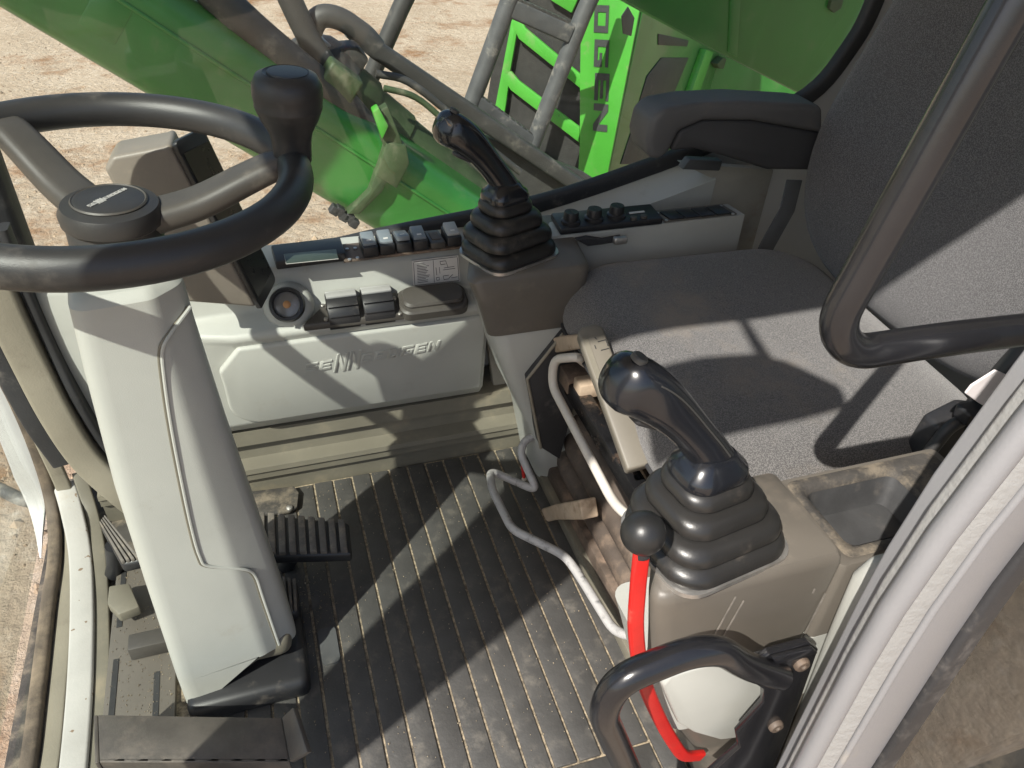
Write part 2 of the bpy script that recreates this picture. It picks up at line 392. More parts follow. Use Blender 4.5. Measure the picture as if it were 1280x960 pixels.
fb = [P(-30, 300, y=1.17), P(0, 372, y=1.17), P(38, 452, y=1.17), P(72, 518, y=1.16), P(108, 572, y=1.16), P(150, 612, y=1.15), P(185, 640, y=1.15)]
put('corner_trim', sweep_bm(spline(fb, 5), rrect(.052, .03, .008, 3), up=(0, 1, 0), fixed=True), 'tanframe', cab)
fd = [p + Vector((.036, .01, .012)) for p in fb]
put('corner_gasket', sweep_bm(spline(fd, 5), rrect(.014, .03, .005, 3), up=(0, 1, 0), fixed=True), 'rubber', cab)
fe = [p + Vector((-.042, .012, -.012)) for p in fb[:5]]
put('corner_seal', sweep_bm(spline(fe, 5), rrect(.032, .02, .006, 3), up=(0, 1, 0), fixed=True), 'rubber', cab)
put('windshield_glass', box_bm((-.468, .30, .02), (-.463, 1.24, 1.5)), 'glass', cab, 0)

# outside hand rail seen past the windshield
tag(put('step_rail', tube_bm([P(-60, 585, z=-.5), P(-10, 607, z=-.5), P(30, 626, z=-.5), P(52, 627, z=-.52), P(60, 615, z=-.6)], .018, .03), 'galv'),
    'short grey steel rail outside the windshield corner', 'rail')

# ---- floor mat: ribs with sand in the grooves
mat = thing('floor_mat', (.17, .85, 0), 'ribbed dark rubber floor mat with sand packed in its grooves', 'floor mat')
put('mat_base', box_bm((-.24, .30, -.004), (.455, 1.158, .0012)), 'sand', mat, 0)
PIT = .0371
rib0 = None
for k in range(-6, 11):
    x0 = .010 + PIT * k
    o = put('rib', box_bm((x0 + .0022, .492, 0), (x0 + PIT - .0022, 1.155 + random.uniform(-.003, .002), .0048 + random.uniform(-.0005, .0005)), .0012, 2), 'mat', mat)
put('mat_border', box_bm((.420, .31, 0), (.452, 1.155, .005), .0012, 2), 'mat', mat)
put('mat_border', box_bm((-.235, .31, 0), (.416, .488, .005), .0012, 2), 'mat', mat)
pc = (P(398, 790, z=.006) + P(425, 825, z=.006)) / 2
put('foot_patch', loft_bm([ring(pc + Vector((0, 0, h)), (1, 0, 0), (0, 1, 0), rrect(.028, .068, .008)) for h in (-.003, .002)]), 'galv', mat)
# long sill under the side console
tag(put('right_sill', loft_bm([[Vector((x, y, z)) for y, z in
    [(1.160, -.003), (1.158, .040), (1.150, .046), (1.150, .060), (1.146, .064), (1.148, .074), (1.176, .080), (1.180, .110), (1.166, .118), (1.170, .148), (1.255, .150), (1.255, -.003)]]
    for x in (-.36, .0, .30, .60)]), 'olive', None, 20), 'olive grey stepped sill running between floor mat and side console', 'sill')

# ------------------------------------------------------------------ side console with the embossed logo
sc = thing('side_console', (.05, 1.2, .15), 'long cream side console with embossed maker name, vents and switch row', 'console')
prof = [(1.172, .152), (1.152, .180), (1.124, .362), (1.113, .380), (1.117, .390), (1.150, .397), (1.163, .404), (1.172, .462), (1.178, .472), (1.250, .478), (1.250, .152)]
def csec(x, dy=0, squeeze=0): return [Vector((x, y + (dy if y < 1.2 else 0), z)) for y, z in prof]
def cflat(x, m): return [Vector((p.x, max(p.y, m), p.z)) for p in csec(x)]
put('console_body', bevel(loft_bm([cflat(-.385, 1.185), cflat(-.25, 1.168), cflat(-.15, 1.135), csec(-.08), csec(.10), csec(.352)]), .0045, 3, 20), 'beige', sc, 50)
# raised lower panel
A0, A1 = Vector((0, 1.150, .186)), Vector((0, 1.1215, .370)); UV = (A1 - A0).normalized(); NF = Vector((0, -UV.z, UV.y)); LH = (A1 - A0).length
def face(x, s, h=0): return Vector((x, 0, 0)) + A0 + UV * s + NF * h
out = []
for (cx, cy, a0, r) in ((-.055, .055, 180, .055), ):
    for k in range(9):
        a = math.radians(a0 + 90 * k / 8); out.append((cx + r * math.cos(a), cy + r * math.sin(a)))
out = [(-.110, .055 + .05)] + out + [(.345, .0), (.345, LH - .004), (-.075, LH - .004), (-.112, LH - .05)]
put('console_panel', bevel(loft_bm([[face(x, s, -.006) for x, s in out], [face(x, s, .008) for x, s in out]]), .0055, 3, 40), 'beige', sc, 50)
# embossed maker name, letters one by one
u = Vector((1, 0, .045)).normalized(); L0 = P(381, 466, y=1.126)
sL = (L0 - A0).dot(UV)
x = L0.x; hh = .021
for i, ch in enumerate('SENNEBOGEN'):
    big = i in (2, 3); wd = .0195 if not big else .020; ht = hh * (2.0 if big else 1)
    base = face(x, sL + (x - L0.x) * .05 - (hh * .5 if big else 0), .0078)
    put('letter', bevel(glyph_bm(ch, base, u, UV, NF, wd, ht, .0018, .22), .0003, 1), 'beige', sc)
    x += wd + (.0045 if not big else .003)
# round gauge at the front end
gax = Vector((-.10, -.80, .58)); gc = P(359, 381, y=1.135)
gz = thing('x', gc, '', '')
bpy.data.objects.remove(gz)
put('gauge_boss', lathe_bm([(.042, -.05), (.040, -.012), (.034, -.003), (.028, -.001)], gc - gax * .004, gax), 'beige', sc)
g = put('gauge_ring', lathe_bm([(.028, -.012), (.0285, .004), (.0265, .010), (.0225, .011), (.021, .004), (.021, -.012)], gc, gax, 36), 'black', sc)
put('gauge_lens', lathe_bm([(.0208, -.010), (.0208, .003), (.014, .0052), (.0, .006)], gc, gax, 30), 'lens', g)
put('gauge_core', lathe_bm([(.0062, .002), (.0062, .0062), (.004, .0078), (0, .008)], gc, gax, 20), 'orange', g)
# vent pair in its bezel on the shelf
q = [P(380, 416, y=1.107), P(506, 401, y=1.107), P(497, 374, y=1.155), P(412, 384, y=1.155)]
zz = .4
for p in q: p.z += .002
bz = put('vent_bezel', bevel(prism_bm(q, (0, .002, .012)), .002, 2), 'spoke', sc)
for px in (426, 470):
    c = P(px + 3, 392, y=1.130); c.z = .407
    vt = []
    n = 14
    for sgn in (-1, 1):
        rr = []
        for k in range(n + 1):
            a = math.radians(205 - 150 * k / n); rad = .034
            rr.append(Vector((c.x + sgn * .0255, c.y + .010 + rad * math.cos(a) * .95, c.z - .012 + rad * math.sin(a))))
        vt.append(rr)
    v_ = put('air_vent', bevel(loft_bm(vt), .0015, 2, 40), 'black', sc)
    # flat louvre flaps standing on the drum
    for j, (a, th, mm) in enumerate(((60, .003, 'greycap'), (92, .003, 'greycap'), (124, .003, 'black'), (150, .003, 'black'))):
        a = math.radians(a); d = Vector((0, math.cos(a) * .95, math.sin(a))); t = Vector((0, -d.z, d.y))
        put('louvre', obox_bm(Vector((c.x, c.y + .010, c.z - .012)) + d * .0352, (1, 0, 0), t, d, .0245, .0072, th * .7, .001, 2), mm, v_)
for px, py in ((404, 388), (408, 405), (493, 379), (500, 398)):
    put('screw', lathe_bm([(.0032, -.002), (.0032, .0015), (.002, .0022), (0, .0022)], P(px, py, y=1.13 if py < 390 else 1.110) + Vector((0, -.001, .010)), (0, -.3, 1), 12), 'metalbolt', bz)
# ashtray lid
ac = P(541, 378, y=1.128); ac.z = .402
na = Vector((0, -.28, 1)).normalized(); va = Vector((0, 1, .28)).normalized()
at_ = put('ashtray_rim', loft_bm([ring(ac + na * h, (1, 0, .0), va, rrect(w_, d_, .018, 6)) for w_, d_, h in ((.118, .060, -.01), (.118, .060, .005), (.112, .055, .008))]), 'spoke', sc)
put('ashtray_lid', loft_bm([ring(ac + na * h + va * .003, (1, 0, .0), va, rrect(w_, d_, .015, 6)) for w_, d_, h in ((.104, .044, .004), (.106, .046, .012), (.100, .041, .016), (.06, .02, .0175))]), 'spoke', at_)
# instruction sticker on the riser
def riser(px, py, h=.0): 
    p0 = Vector((0, 1.1675, .435)); n = Vector((0, -.99, .15)).normalized(); return PP(px, py, p0 + n * h, n)
st = put('sticker', prism_bm([riser(515, 326, .003), riser(573, 319, .003), riser(575.5, 352, .003), riser(517, 358.5, .003)], (0, .002, 0)), 'sticker', sc, 0)
def strokes(lines, wd, h, fn):
    bm = bmesh.new()
    for (ax, ay, bx, by) in lines:
        d = Vector((bx - ax, by - ay)); nn = Vector((-d.y, d.x)).normalized() * wd / 2
        pts = [fn(ax + nn.x, ay + nn.y, h), fn(bx + nn.x, by + nn.y, h), fn(bx - nn.x, by - nn.y, h), fn(ax - nn.x, ay - nn.y, h)]
        join(bm, prism_bm(pts, (0, .0003, 0)))
    return bm
ln = [(517, 327.5, 571.5, 321), (518.8, 357, 574, 350.8), (517, 328.5, 518.6, 356), (571.8, 322, 573.8, 350), (541.5, 325.6, 543, 353.2)]
for k in range(13):
    y0 = 330 + k * 1.95; l_ = random.uniform(9, 18); ln.append((521 + k * .08, y0, 521 + l_, y0 - l_ * .115))
ln += [(550, 327, 557, 326), (550, 327, 551, 331), (551, 331, 557, 330), (557, 326, 560, 334), (554, 337.5, 569, 335.5), (555, 335, 568, 333), (549, 334, 550, 342), (545, 334.5, 546, 344),
       (545.5, 347, 549, 346.6), (549, 346.6, 549.3, 350), (545.5, 347, 546, 350.5), (546, 350.5, 549.3, 350), (554, 345, 561, 344), (554, 345, 555, 349.5), (555, 349.5, 561, 348.6), (561, 348, 566, 343), (564, 347.5, 572, 346)]
put('sticker_print', strokes(ln, .55, .0036, riser), 'print', st, 0)
# display unit and rocker switches on the top ledge
def ledge(px, py, h=0): return P(px, py, z=.480 + h)
ul = (ledge(560, 306) - ledge(345, 332)).normalized(); vl = Vector((-ul.y, ul.x, 0)); 
if vl.y < 0: vl = -vl
dq = [ledge(346, 338), ledge(433, 327), ledge(426, 306), ledge(340, 317)]
dp = put('display_unit', bevel(prism_bm(dq, (0, 0, .016)), .003, 2), 'black', sc)
dq2 = [ledge(358, 330, .0165), ledge(423, 323.5, .0165), ledge(420, 312, .0165), ledge(355, 318, .0165)]
put('display_glass', bevel(prism_bm(dq2, (0, 0, .0012)), .0008, 2), 'display', dp)
put('display_frame', tube_bm(dq2 + [dq2[0]], .0007, n=6), 'hubtext', dp)
sw_plate = put('switch_plate', bevel(prism_bm([ledge(430, 329), ledge(578, 311), ledge(572, 293), ledge(425, 308)], (0, 0, .004)), .001, 2), 'brownmetal', sc)
for px, py in ((434, 312), (437, 325), (444, 311), (447, 323)):
    put('screw', lathe_bm([(.003, 0), (.003, .002), (0, .0025)], ledge(px, py, .004), (0, 0, 1), 12), 'metalbolt', sc)
for i in range(6):
    px0 = 461 + i * 20.6; py0 = 313.5 - i * 2.55
    c = ledge(px0, py0, .004); w_ = .0125
    if i == 4:
        fr = put('switch_socket', obox_bm(c + Vector((0, 0, .006)), ul, vl, (0, 0, 1), w_, .024, .006, .002, 2), 'spoke', sc)
        put('socket_hole', obox_bm(c + Vector((0, 0, .0122)), ul, vl, (0, 0, 1), w_ * .62, .013, .0012, .0004, 1), 'brownmetal', fr)
        continue
    s_ = put('rocker_switch', obox_bm(c + Vector((0, 0, .009)), ul, vl, (0, 0, 1), w_, .023, .009, .002, 2), 'black', sc)
    tl = .18 * (1 if i not in (2,) else -1)
    nv = (Vector((0, 0, 1)) - vl * tl).normalized(); tv = ul.cross(nv)
    put('rocker_cap', obox_bm(c + Vector((0, 0, .0205)), ul, tv, nv, w_ * .86, .0175, .0045, .002, 2), 'bluegrey' if i != 5 else 'greycap', s_)
    put('rocker_lamp', obox_bm(c + Vector((0, 0, .0205)) + nv * .0046 + tv * .008, ul, tv, nv, w_ * .30, .0016, .0005), 'sticker', s_)

# ------------------------------------------------------------------ right-rear: sloped ledge, cover panel, control box
rp = thing('rear_side_panel', (.7, 1.2, .1), 'cream side panel with bright sloped ledge below the window seal', 'panel')
wl2 = [(.34, .486), (.481, .503), (.60, .530), (.717, .561), (.80, .585)]
lo = [Vector((x, 1.247, z - .012)) for x, z in wl2]; li = [Vector((x, 1.185, z - .035)) for x, z in wl2]
put('ledge', bevel(loft_bm([lo, li, [p + Vector((0, .004, -.06)) for p in li], [p + Vector((0, 0, -.06)) for p in lo]], cap=False, close=False), 0), 'beige', rp)
pn = [Vector((.40, 1.19, .05)), Vector((.94, 1.19, .05)), P(942, 308, y=1.19), P(968, 212, y=1.19), P(850, 204, y=1.19)] + [Vector((x, 1.19, z - .038)) for x, z in wl2[::-1]]
put('cover_panel', bevel(prism_bm(pn, (0, .02, 0)), .004, 2), 'beige_dirty', rp)
put('panel_clip', bevel(prism_bm([P(846, 207, y=1.185), P(893, 209, y=1.185), P(897, 196, y=1.185), P(856, 194, y=1.185)], (0, -.02, .0)), .003, 2), 'galv', rp)
cb = thing('control_box', (.63, 1.1, .40), 'narrow control box with three knobs and dark switch blanks behind the seat cushion', 'control box')
TZ = .520
def cbp(px, py, h=0): return P(px, py, z=TZ + h)
top = [cbp(686, 296), cbp(932, 268), cbp(910, 254), cbp(686, 277)]
put('box_body', bevel(loft_bm([[Vector((p.x, p.y, .40)) for p in top], top]), .003, 2), 'beige', cb)
ks = put('knob_strip', bevel(prism_bm([cbp(700, 294.5, .001), cbp(828, 280.5, .001), cbp(812, 262, .001), cbp(688, 274, .001)], (0, 0, .012)), .003, 2), 'black', cb)
for px, py in ((713, 279), (742, 275), (770, 271)):
    kn = put('knob', lathe_bm([(.0165, 0), (.0165, .006), (.013, .008), (.0125, .018), (.0115, .021), (0, .021)], cbp(px, py, .012), (0, 0, 1), 24), 'black', cb)
    put('knob_pointer', obox_bm(cbp(px, py, .012) + Vector((0, 0, .0212)), (1, 0, 0), (0, 1, 0), (0, 0, 1), .001, .009, .0006), 'pipe', kn)
put('strip_label', bevel(prism_bm([cbp(787, 267.5, .0135), cbp(806, 265.3, .0135), cbp(805, 263.6, .0135), cbp(786, 265.5, .0135)], (0, 0, .0006)), 0), 'sticker', cb)
for px, py in ((792, 274), (805, 272)):
    put('button', lathe_bm([(.006, 0), (.006, .004), (.004, .005), (0, .005)], cbp(px, py, .013), (0, 0, 1), 16), 'spoke', cb)
put('blank_plate', bevel(prism_bm([cbp(831, 278, .001), cbp(921, 268.5, .001), cbp(902, 256.5, .001), cbp(816, 265, .001)], (0, 0, .003)), .001, 2), 'taupe', cb)
for k in range(4):
    a0 = 836 + k * 19.5; yy = 275.5 - k * 2.0
    put('switch_blank', bevel(prism_bm([cbp(a0 + 2, yy, .0045), cbp(a0 + 19.5, yy - 1.9, .0045), cbp(a0 + 5, yy - 11.3, .0045), cbp(a0 - 12, yy - 9.5, .0045)], (0, 0, .003)), .001, 2), 'black', cb)
for px, py in ((822, 267), (833, 276), (901, 258), (916, 268)):
    put('screw', lathe_bm([(.0028, 0), (.0028, .002), (0, .0025)], cbp(px, py, .004), (0, 0, 1), 10), 'metalbolt', cb)
hp = [P(x_, y_, y=1.07) for x_, y_ in ((720, 300), (735, 297), (755, 300), (778, 296), (776, 302), (752, 306), (735, 308))]
put('pull_recess', bevel(prism_bm(hp, (0, .01, 0)), .001, 1), 'rubber', cb)
put('latch', obox_bm(P(775, 300, y=1.064), (1, 0, 0), (0, 1, 0), (0, 0, 1), .012, .006, .006, .003), 'metalbolt', cb)
# armrest
ar = thing('armrest', (.8, 1.1, .58), 'dark vinyl armrest pad beside the seat backrest under the window', 'armrest')
ap = [P(a, c, y=1.075) for a, c in ((809, 176), (815, 150), (830, 137), (870, 130), (930, 127), (1010, 131), (1030, 134), (1030, 168), (940, 152), (880, 152), (850, 165), (838, 190), (825, 202), (812, 198))]
put('pad', bevel(prism_bm(ap, (0, .075, 0)), .012, 4, 30), 'armrest', ar, 60)
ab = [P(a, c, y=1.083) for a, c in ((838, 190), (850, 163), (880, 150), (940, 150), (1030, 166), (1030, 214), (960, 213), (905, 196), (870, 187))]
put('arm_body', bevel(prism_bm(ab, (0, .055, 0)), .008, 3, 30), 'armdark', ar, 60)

# ------------------------------------------------------------------ joystick consoles, boots and handles
def make_joystick(base, su, sv, name, label, grip_lean, bsc=1.0, parent_z=0, yaw=0, head=(0, 0, 0)):
    base = Vector(base)
    t = thing(name, base, label, 'joystick', 'joysticks beside the seat')
    U = Vector((math.cos(yaw), math.sin(yaw), 0)); V = Vector((-math.sin(yaw), math.cos(yaw), 0))
    top = base + Vector(grip_lean)
    put('boot_frame', loft_bm([ring(base + Vector((0, 0, h)), U, V, rrect(su * 1.01, sv * 1.01, .026, 6)) for h in (-.002, .003)]), 'metalbolt', t)
    prf = []
    folds = 4; H_ = (top - base).z
    lev = (1.0, .93, .76, .585); hts = (0, .26, .52, .78, 1.0)
    for i in range(folds):
        s0 = lev[i]; hz = hts[i] * H_; dh = (hts[i + 1] - hts[i]) * H_; nx = lev[i + 1] if i < 3 else .5
        prf += [(s0 * .94, hz + .0005), (s0 * .995, hz + dh * .10), (s0 * 1.0, hz + dh * .28), (s0 * .985, hz + dh * .50), (s0 * .94, hz + dh * .72), (s0 * .86, hz + dh * .90), (min(nx * .90, s0 * .80), hz + dh * .985)]
    prf.append((.47, H_))
    rings = []
    for s_, h in prf:
        f = h / H_; c = base.lerp(top, f) ; c.z = base.z + h + .003
        rings.append(ring(c, U, V, rrect(su * s_, sv * s_, .034 * (1 - .35 * f), 7)))
    put('boot', loft_bm(rings), 'boot', t, 60)
    # collar
    g0 = top + Vector((0, 0, .002)); A = Vector(head)
    col = [(.060, .050, -.010), (.069, .058, -.005), (.071, .060, .004), (.067, .056, .011), (.052, .044, .017), (.042, .037, .024)]
    put('collar', loft_bm([ring(g0 + Vector((0, 0, h)), U, V, rrect(a, c, min(a, c) * .36, 7)) for a, c, h in col]), 'gloss', t, 70)
    # grip: path leaning forward, sections get fuller at the head
    pth = spline([g0 + Vector((.004, 0, .012)), g0 + A * .28 + Vector((.010, 0, .012)), g0 + A * .62 + Vector((.012, 0, .012)), g0 + A * .86 + Vector((.006, 0, .012)), g0 + A * 1.08 + Vector((-.004, 0, .004))], 7)
    n = len(pth); rr = []
    for i, p in enumerate(pth):
        f = i / (n - 1)
        tg = (pth[min(i+1, n-1)] - pth[max(i-1, 0)]).normalized(); sd = V; fo_ = tg.cross(sd).normalized()
        sm_ = max(0, min(1, (f - .25) / .5)); sm_ = sm_ * sm_ * (3 - 2 * sm_)
        a = .0185 + .0060 * sm_; c = .0205 + .0062 * sm_ - .002 * math.sin(math.pi * f)
        e = 1 if f < .86 else math.sqrt(max(.02, 1 - ((f - .86) / .14) ** 2 * .98))
        rr.append([p + sd * (a * e * math.copysign(abs(math.cos(q)) ** .8, math.cos(q))) + fo_ * (c * e * math.copysign(abs(math.sin(q)) ** .8, math.sin(q))) for q in [2*math.pi*k/24 for k in range(24)]])
    gp = put('grip', loft_bm(rr), 'gloss', t, 70)
    sm = [r[14] for r in rr[2:-6]]
    put('seam', tube_bm(sm, .0008, n=6), 'pipe', gp)
    # thumb button and trigger moulded into the head
    e_ = pth[-4]; tg = (pth[-1] - pth[-6]).normalized(); sd = V; fo_ = tg.cross(sd).normalized()
    if fo_.z < 0: fo_ = -fo_
    bt = put('thumb_button', lathe_bm([(.0075, -.002), (.0075, .0015), (.0060, .0030), (0, .0034)], e_ + fo_ * .0255 - sd * .004, fo_ - sd * .2, 20), 'pipe', gp)
    put('trigger', obox_bm(pth[len(pth) // 2 + 3] - fo_ * .0235, tg, sd, fo_, .013, .008, .004, .003, 3), 'black', gp)
    return t, pth, V
# right joystick console
rc = thing('right_joystick_console', (.40, 1.08, .1), 'taupe and cream joystick console beside the window, far side of the seat', 'console')
put('cover', loft_bm([quadring((.276 + o + g, .992 + g), (.340 + o + g, 1.185 - g), (.500 - g, 1.185 - g), (.476 - g, .992 + g), z, .026) for o, g, z in
    ((.026, .004, .402), (.012, .0, .465), (-.002, -.002, .506), (.002, .002, .513), (.006, .006, .515))]), 'taupe', rc, 50)
put('lower_body', loft_bm([ring(Vector((cx, cy, z)), (1, 0, 0), (0, 1, 0), rrect(w_, d_, .024, 5)) for cx, cy, w_, d_, z in
    ((.50, 1.10, .13, .14, .02), (.480, 1.092, .145, .160, .16), (.455, 1.088, .165, .172, .24), (.425, 1.090, .168, .180, .33), (.405, 1.090, .162, .184, .395), (.404, 1.090, .158, .178, .4015))]), 'beige', rc, 50)
put('kick_plate', bevel(prism_bm([P(a, c, y=.985) for a, c in ((659, 474), (704, 417), (724, 414), (728, 470), (700, 575), (676, 560))], (0, .03, 0)), .003, 2), 'rubber', rc)
put('kick_edge', tube_bm([P(a, c, y=.984) for a, c in ((676, 560), (659, 474), (704, 417))], .0028, n=8), 'tanframe', rc)
make_joystick((.362, 1.062, .516), .138, .112, yaw=.38, name='joystick', label='black joystick with rubber bellows in front of the window', grip_lean=(-.008, .010, .088), head=(-.088, .018, .100))
tj = bpy.data.objects['joystick']
hd = P(565, 160, y=1.088)
sp_ = put('switch_plate', obox_bm(P(565, 155, y=1.083), (.8, .05, -.45), (0, 1, .2), (-.45, -.25, .85), .010, .0095, .0024, .002, 2), 'tanlever', tj)
put('switch_slot', obox_bm(P(565, 155, y=1.083) + Vector((-.45, -.25, .85)).normalized() * .0025, (.8, .05, -.45), (0, 1, .2), (-.45, -.25, .85), .004, .0025, .0004), 'print', sp_)

# left joystick console
lc = thing('left_joystick_console', (.45, .43, .1), 'taupe and cream joystick console with storage tray, seat side by the door', 'console')
put('cover', loft_bm([quadring((xl + .022, .373 + g), (xl + .095, .498 - g), (.487 - g, .498 - g), (.487 - g, .373 + g), z, (.030, .006, .01, .020)) for xl, g, z in
    ((.272, .004, .385), (.262, .001, .45), (.252, .0, .512), (.2535, .0015, .521), (.257, .005, .526))]), 'taupe', lc, 50)
def nearface(px, py, h): return P(px, py, y=.3725 - h)
for sf in ((890, 800, 920, 746), (903, 798, 930, 751), (1003, 798, 1032, 742), (1016, 742, 1019, 736)):
    put('scuff', strokes([sf], 2.0, .0003, nearface), 'scuff', lc, 0)
tc = Vector((.601, .4365, 0))
def tr(w_, d_, z, r, dx=0, dy=0): return ring(tc + Vector((dx, dy, z)), (1, 0, 0), (0, 1, 0), rrect(w_, d_, r, 6))
put('tray_housing', loft_bm([tr(.222, .123, .385, .008), tr(.224, .126, .498, .008), tr(.221, .123, .503, .008), tr(.198, .110, .504, .010), tr(.190, .104, .502, .010)], cap=False), 'taupe', lc, 50)
put('tray', loft_bm([tr(.200, .112, .5050, .010), tr(.160, .100, .5065, .012, -.016), tr(.128, .088, .505, .012, -.024), tr(.120, .080, .498, .012, -.024), tr(.100, .062, .462, .012, -.024)][::-1] , cap=False), 'floor', lc, 50)
put('tray_floor', loft_bm([tr(.104, .066, .4635, .012, -.024), tr(.102, .064, .466, .012, -.024)]), 'traygrey', lc, 50)
put('tray_liner', loft_bm([tr(.1195, .0795, .4985, .012, -.024), tr(.101, .063, .4665, .012, -.024), tr(.098, .060, .4665, .012, -.024), tr(.1175, .0775, .4985, .012, -.024)], cap=False), 'traygrey', lc, 50)
put('middle_body', loft_bm([ring(Vector((cx, cy, z)), (1, 0, 0), (0, 1, 0), rrect(w_, d_, .02, 5)) for cx, cy, w_, d_, z in
    ((.525, .437, .36, .122, .262), (.515, .437, .385, .124, .34), (.510, .437, .402, .124, .3845))]), 'beige', lc, 50)
put('lower_body', loft_bm([ring(Vector((cx, cy, z)), (1, 0, 0), (0, 1, 0), rrect(w_, d_, .02, 5)) for cx, cy, w_, d_, z in
    ((.57, .44, .22, .10, .0), (.55, .438, .27, .112, .15), (.528, .437, .352, .121, .261))]), 'taupe', lc, 50)
bp_ = [(828, 858), (838, 846), (898, 828), (912, 829), (962, 862), (962, 872), (944, 916), (934, 922), (900, 926), (868, 917), (848, 905)]
put('cream_pad', bevel(prism_bm([P(a, c, y=.362) for a, c in bp_], (0, .03, .0)), .004, 3, 40), 'beige', lc, 50)
lj = make_joystick((.362, .432, .527), .138, .118, yaw=.16, name='joystick', label='glossy black joystick with rubber bellows beside the red lever', grip_lean=(-.006, .012, .076), head=(-.094, .020, .100))[0]

# red lever with black ball
rl = thing('red_lever', P(872, 946, y=.372), 'bent red safety lever with black ball knob beside left joystick', 'lever')
pth = spline([P(802, 690, y=.395), P(797, 740, y=.385), P(795, 790, y=.375), P(803, 845, y=.37), P(822, 893, y=.37), P(843, 930, y=.37), P(856, 944, y=.37), P(876, 944, y=.372)], 5)
put('lever_bar', sweep_bm(pth, rrect(.0155, .008, .003, 4), up=(0, 1, 0)), 'red', rl)
bc = P(804, 666, y=.398)
put('ball_knob', lathe_bm([(.020 * math.sin(math.pi * k / 16), -.020 * math.cos(math.pi * k / 16)) for k in range(17)], bc, (0, .1, 1), 28), 'ball', rl)
put('ball_shank', tube_bm([bc + Vector((0, 0, -.012)), P(802, 694, y=.395)], .008), 'black', rl)

# ------------------------------------------------------------------ grab rails
gb = thing('gate_bar', P(968, 905, y=.33), 'black painted bent gate bar with bolted plate by the door', 'grab bar')
put('bar', tube_bm([P(975, 845, y=.322), P(935, 834, y=.318), P(900, 812, y=.315), P(860, 815, y=.315), P(772, 850, y=.315), P(752, 890, y=.315), P(795, 985, y=.32), P(830, 1050, y=.32)], .0132, .035, 18), 'blackpaint', gb)
pl = [(962, 818), (1012, 804), (1023, 812), (1018, 826), (1006, 860), (985, 918), (960, 975), (880, 975), (925, 935), (922, 918), (955, 880), (955, 862), (932, 848), (934, 838)]
put('mount_plate', bevel(prism_bm([P(a, c, y=.328) for a, c in pl], (0, .008, 0)), .0012, 2, 40), 'blackpaint', gb)
put('plate_edge', bevel(prism_bm([P(962, 818, y=.327), P(1012, 805, y=.327), P(1019, 811, y=.327), P(966, 826, y=.327)], (0, -.006, .0)), .002, 2), 'blackpaint', gb)
for a, c in ((1001, 829), (969, 906)):
    put('bolt', lathe_bm([(.0085, 0), (.0085, .003), (.007, .005), (.0035, .0052), (.003, .003), (0, .003)], P(a, c, y=.328), (0, -1, .0), 20), 'brownmetal', gb)
tag(put('grab_rail', tube_bm([P(1330, -110, y=.35), P(1262, 10, y=.35), P(1042, 405, y=.352), P(1064, 442, y=.352), P(1180, 424, y=.352), P(1400, 398, y=.352)], .0128, .045, 20), 'blackpaint'),
    'thick black grab rail bent in an L across the seat', 'grab bar')

# cream trim by the pillar
tag(put('pillar_trim', bevel(loft_bm([[Vector((x0, y0, z)) for x0, y0 in pts] for z, pts in
    [(z_, ((xl_, .339), (.62, .339), (.62, .3705), (xl_, .3705))) for z_, xl_ in ((.02, .53), (.25, .512), (.42, .500), (.50, .497))] + [(.528, ((.508, .343), (.60, .343), (.60, .366), (.508, .366)))]]), .010, 4), 'beige', None, 60),
    'cream plastic trim tucked behind the silver door pillar', 'trim')

# ------------------------------------------------------------------ seat
seat = thing('operator_seat', (.68, .80, .0), 'grey fabric suspension seat with dusty bellows base', 'seat')
def pillow(cx, cy, w_, d_, r, profile, frame, n=10, bulge=None):
    rings = []
    for ins, h in profile:
        pts = rrect(w_ - 2 * ins, d_ - 2 * ins, max(.012, r - ins * .75), n)
        rings.append([frame(cx + a, cy + c, h) for a, c in pts])
    return loft_bm(rings)
CT = .478
def cframe(x, y, h):
    z = CT - .0 + h
    sag = -.012 * math.exp(-((x - .70) / .16) ** 2 - ((y - .80) / .15) ** 2) if h > -.06 else 0
    return Vector((x, y, z + sag + .02 * (.68 - x) + .045 * (y - .74)))
cpro = [(.030, -.098), (.012, -.095), (.0, -.085), (-.002, -.070), (.0, -.052), (.008, -.034), (.022, -.018), (.042, -.007), (.07, -.001), (.11, .003), (.16, .005), (.21, .006), (.235, .006)]
cu = put('cushion', pillow(.680, .800, .49, .555, .11, cpro, cframe), 'fabric', seat, 80)
pip = [cframe(.680 + a, .800 + c, -.086) for a, c in rrect(.492, .557, .11, 10)]; pip.append(pip[0])
put('piping', tube_bm(pip, .0035, n=8), 'rubber', cu)
# backrest, tilted plane
BT = math.radians(13); bu = Vector((0, 1, 0)); bv = Vector((math.sin(BT), 0, math.cos(BT))); bn = Vector((-math.cos(BT), 0, math.sin(BT)))
B0 = Vector((.885, .80, .455))
def bframe_pts(ins, h):
    pts = []
    for k in range(60):
        a = 2 * math.pi * k / 60; ca, sa = math.cos(a), math.sin(a)
        X_ = math.copysign(abs(ca) ** .62, ca); Y_ = math.copysign(abs(sa) ** .55, sa)
        s_ = .365 + Y_ * (.365 - ins)
        hw = .300 - .075 * max(0, (s_ - .20) / .55) ** 1.3
        q = X_ * (hw - ins)
        wrap = .028 * (abs(q) / .25) ** 2.5
        pts.append(B0 + bu * q + bv * s_ + bn * (h + wrap))
    return pts
bpro = [(.03, -.12), (.006, -.112), (0, -.09), (.0, -.05), (.006, -.026), (.018, -.010), (.035, 0), (.06, .006), (.10, .009), (.15, .008), (.19, .006)]
put('backrest', loft_bm([bframe_pts(i, h) for i, h in bpro]), 'fabric_back', seat, 80)
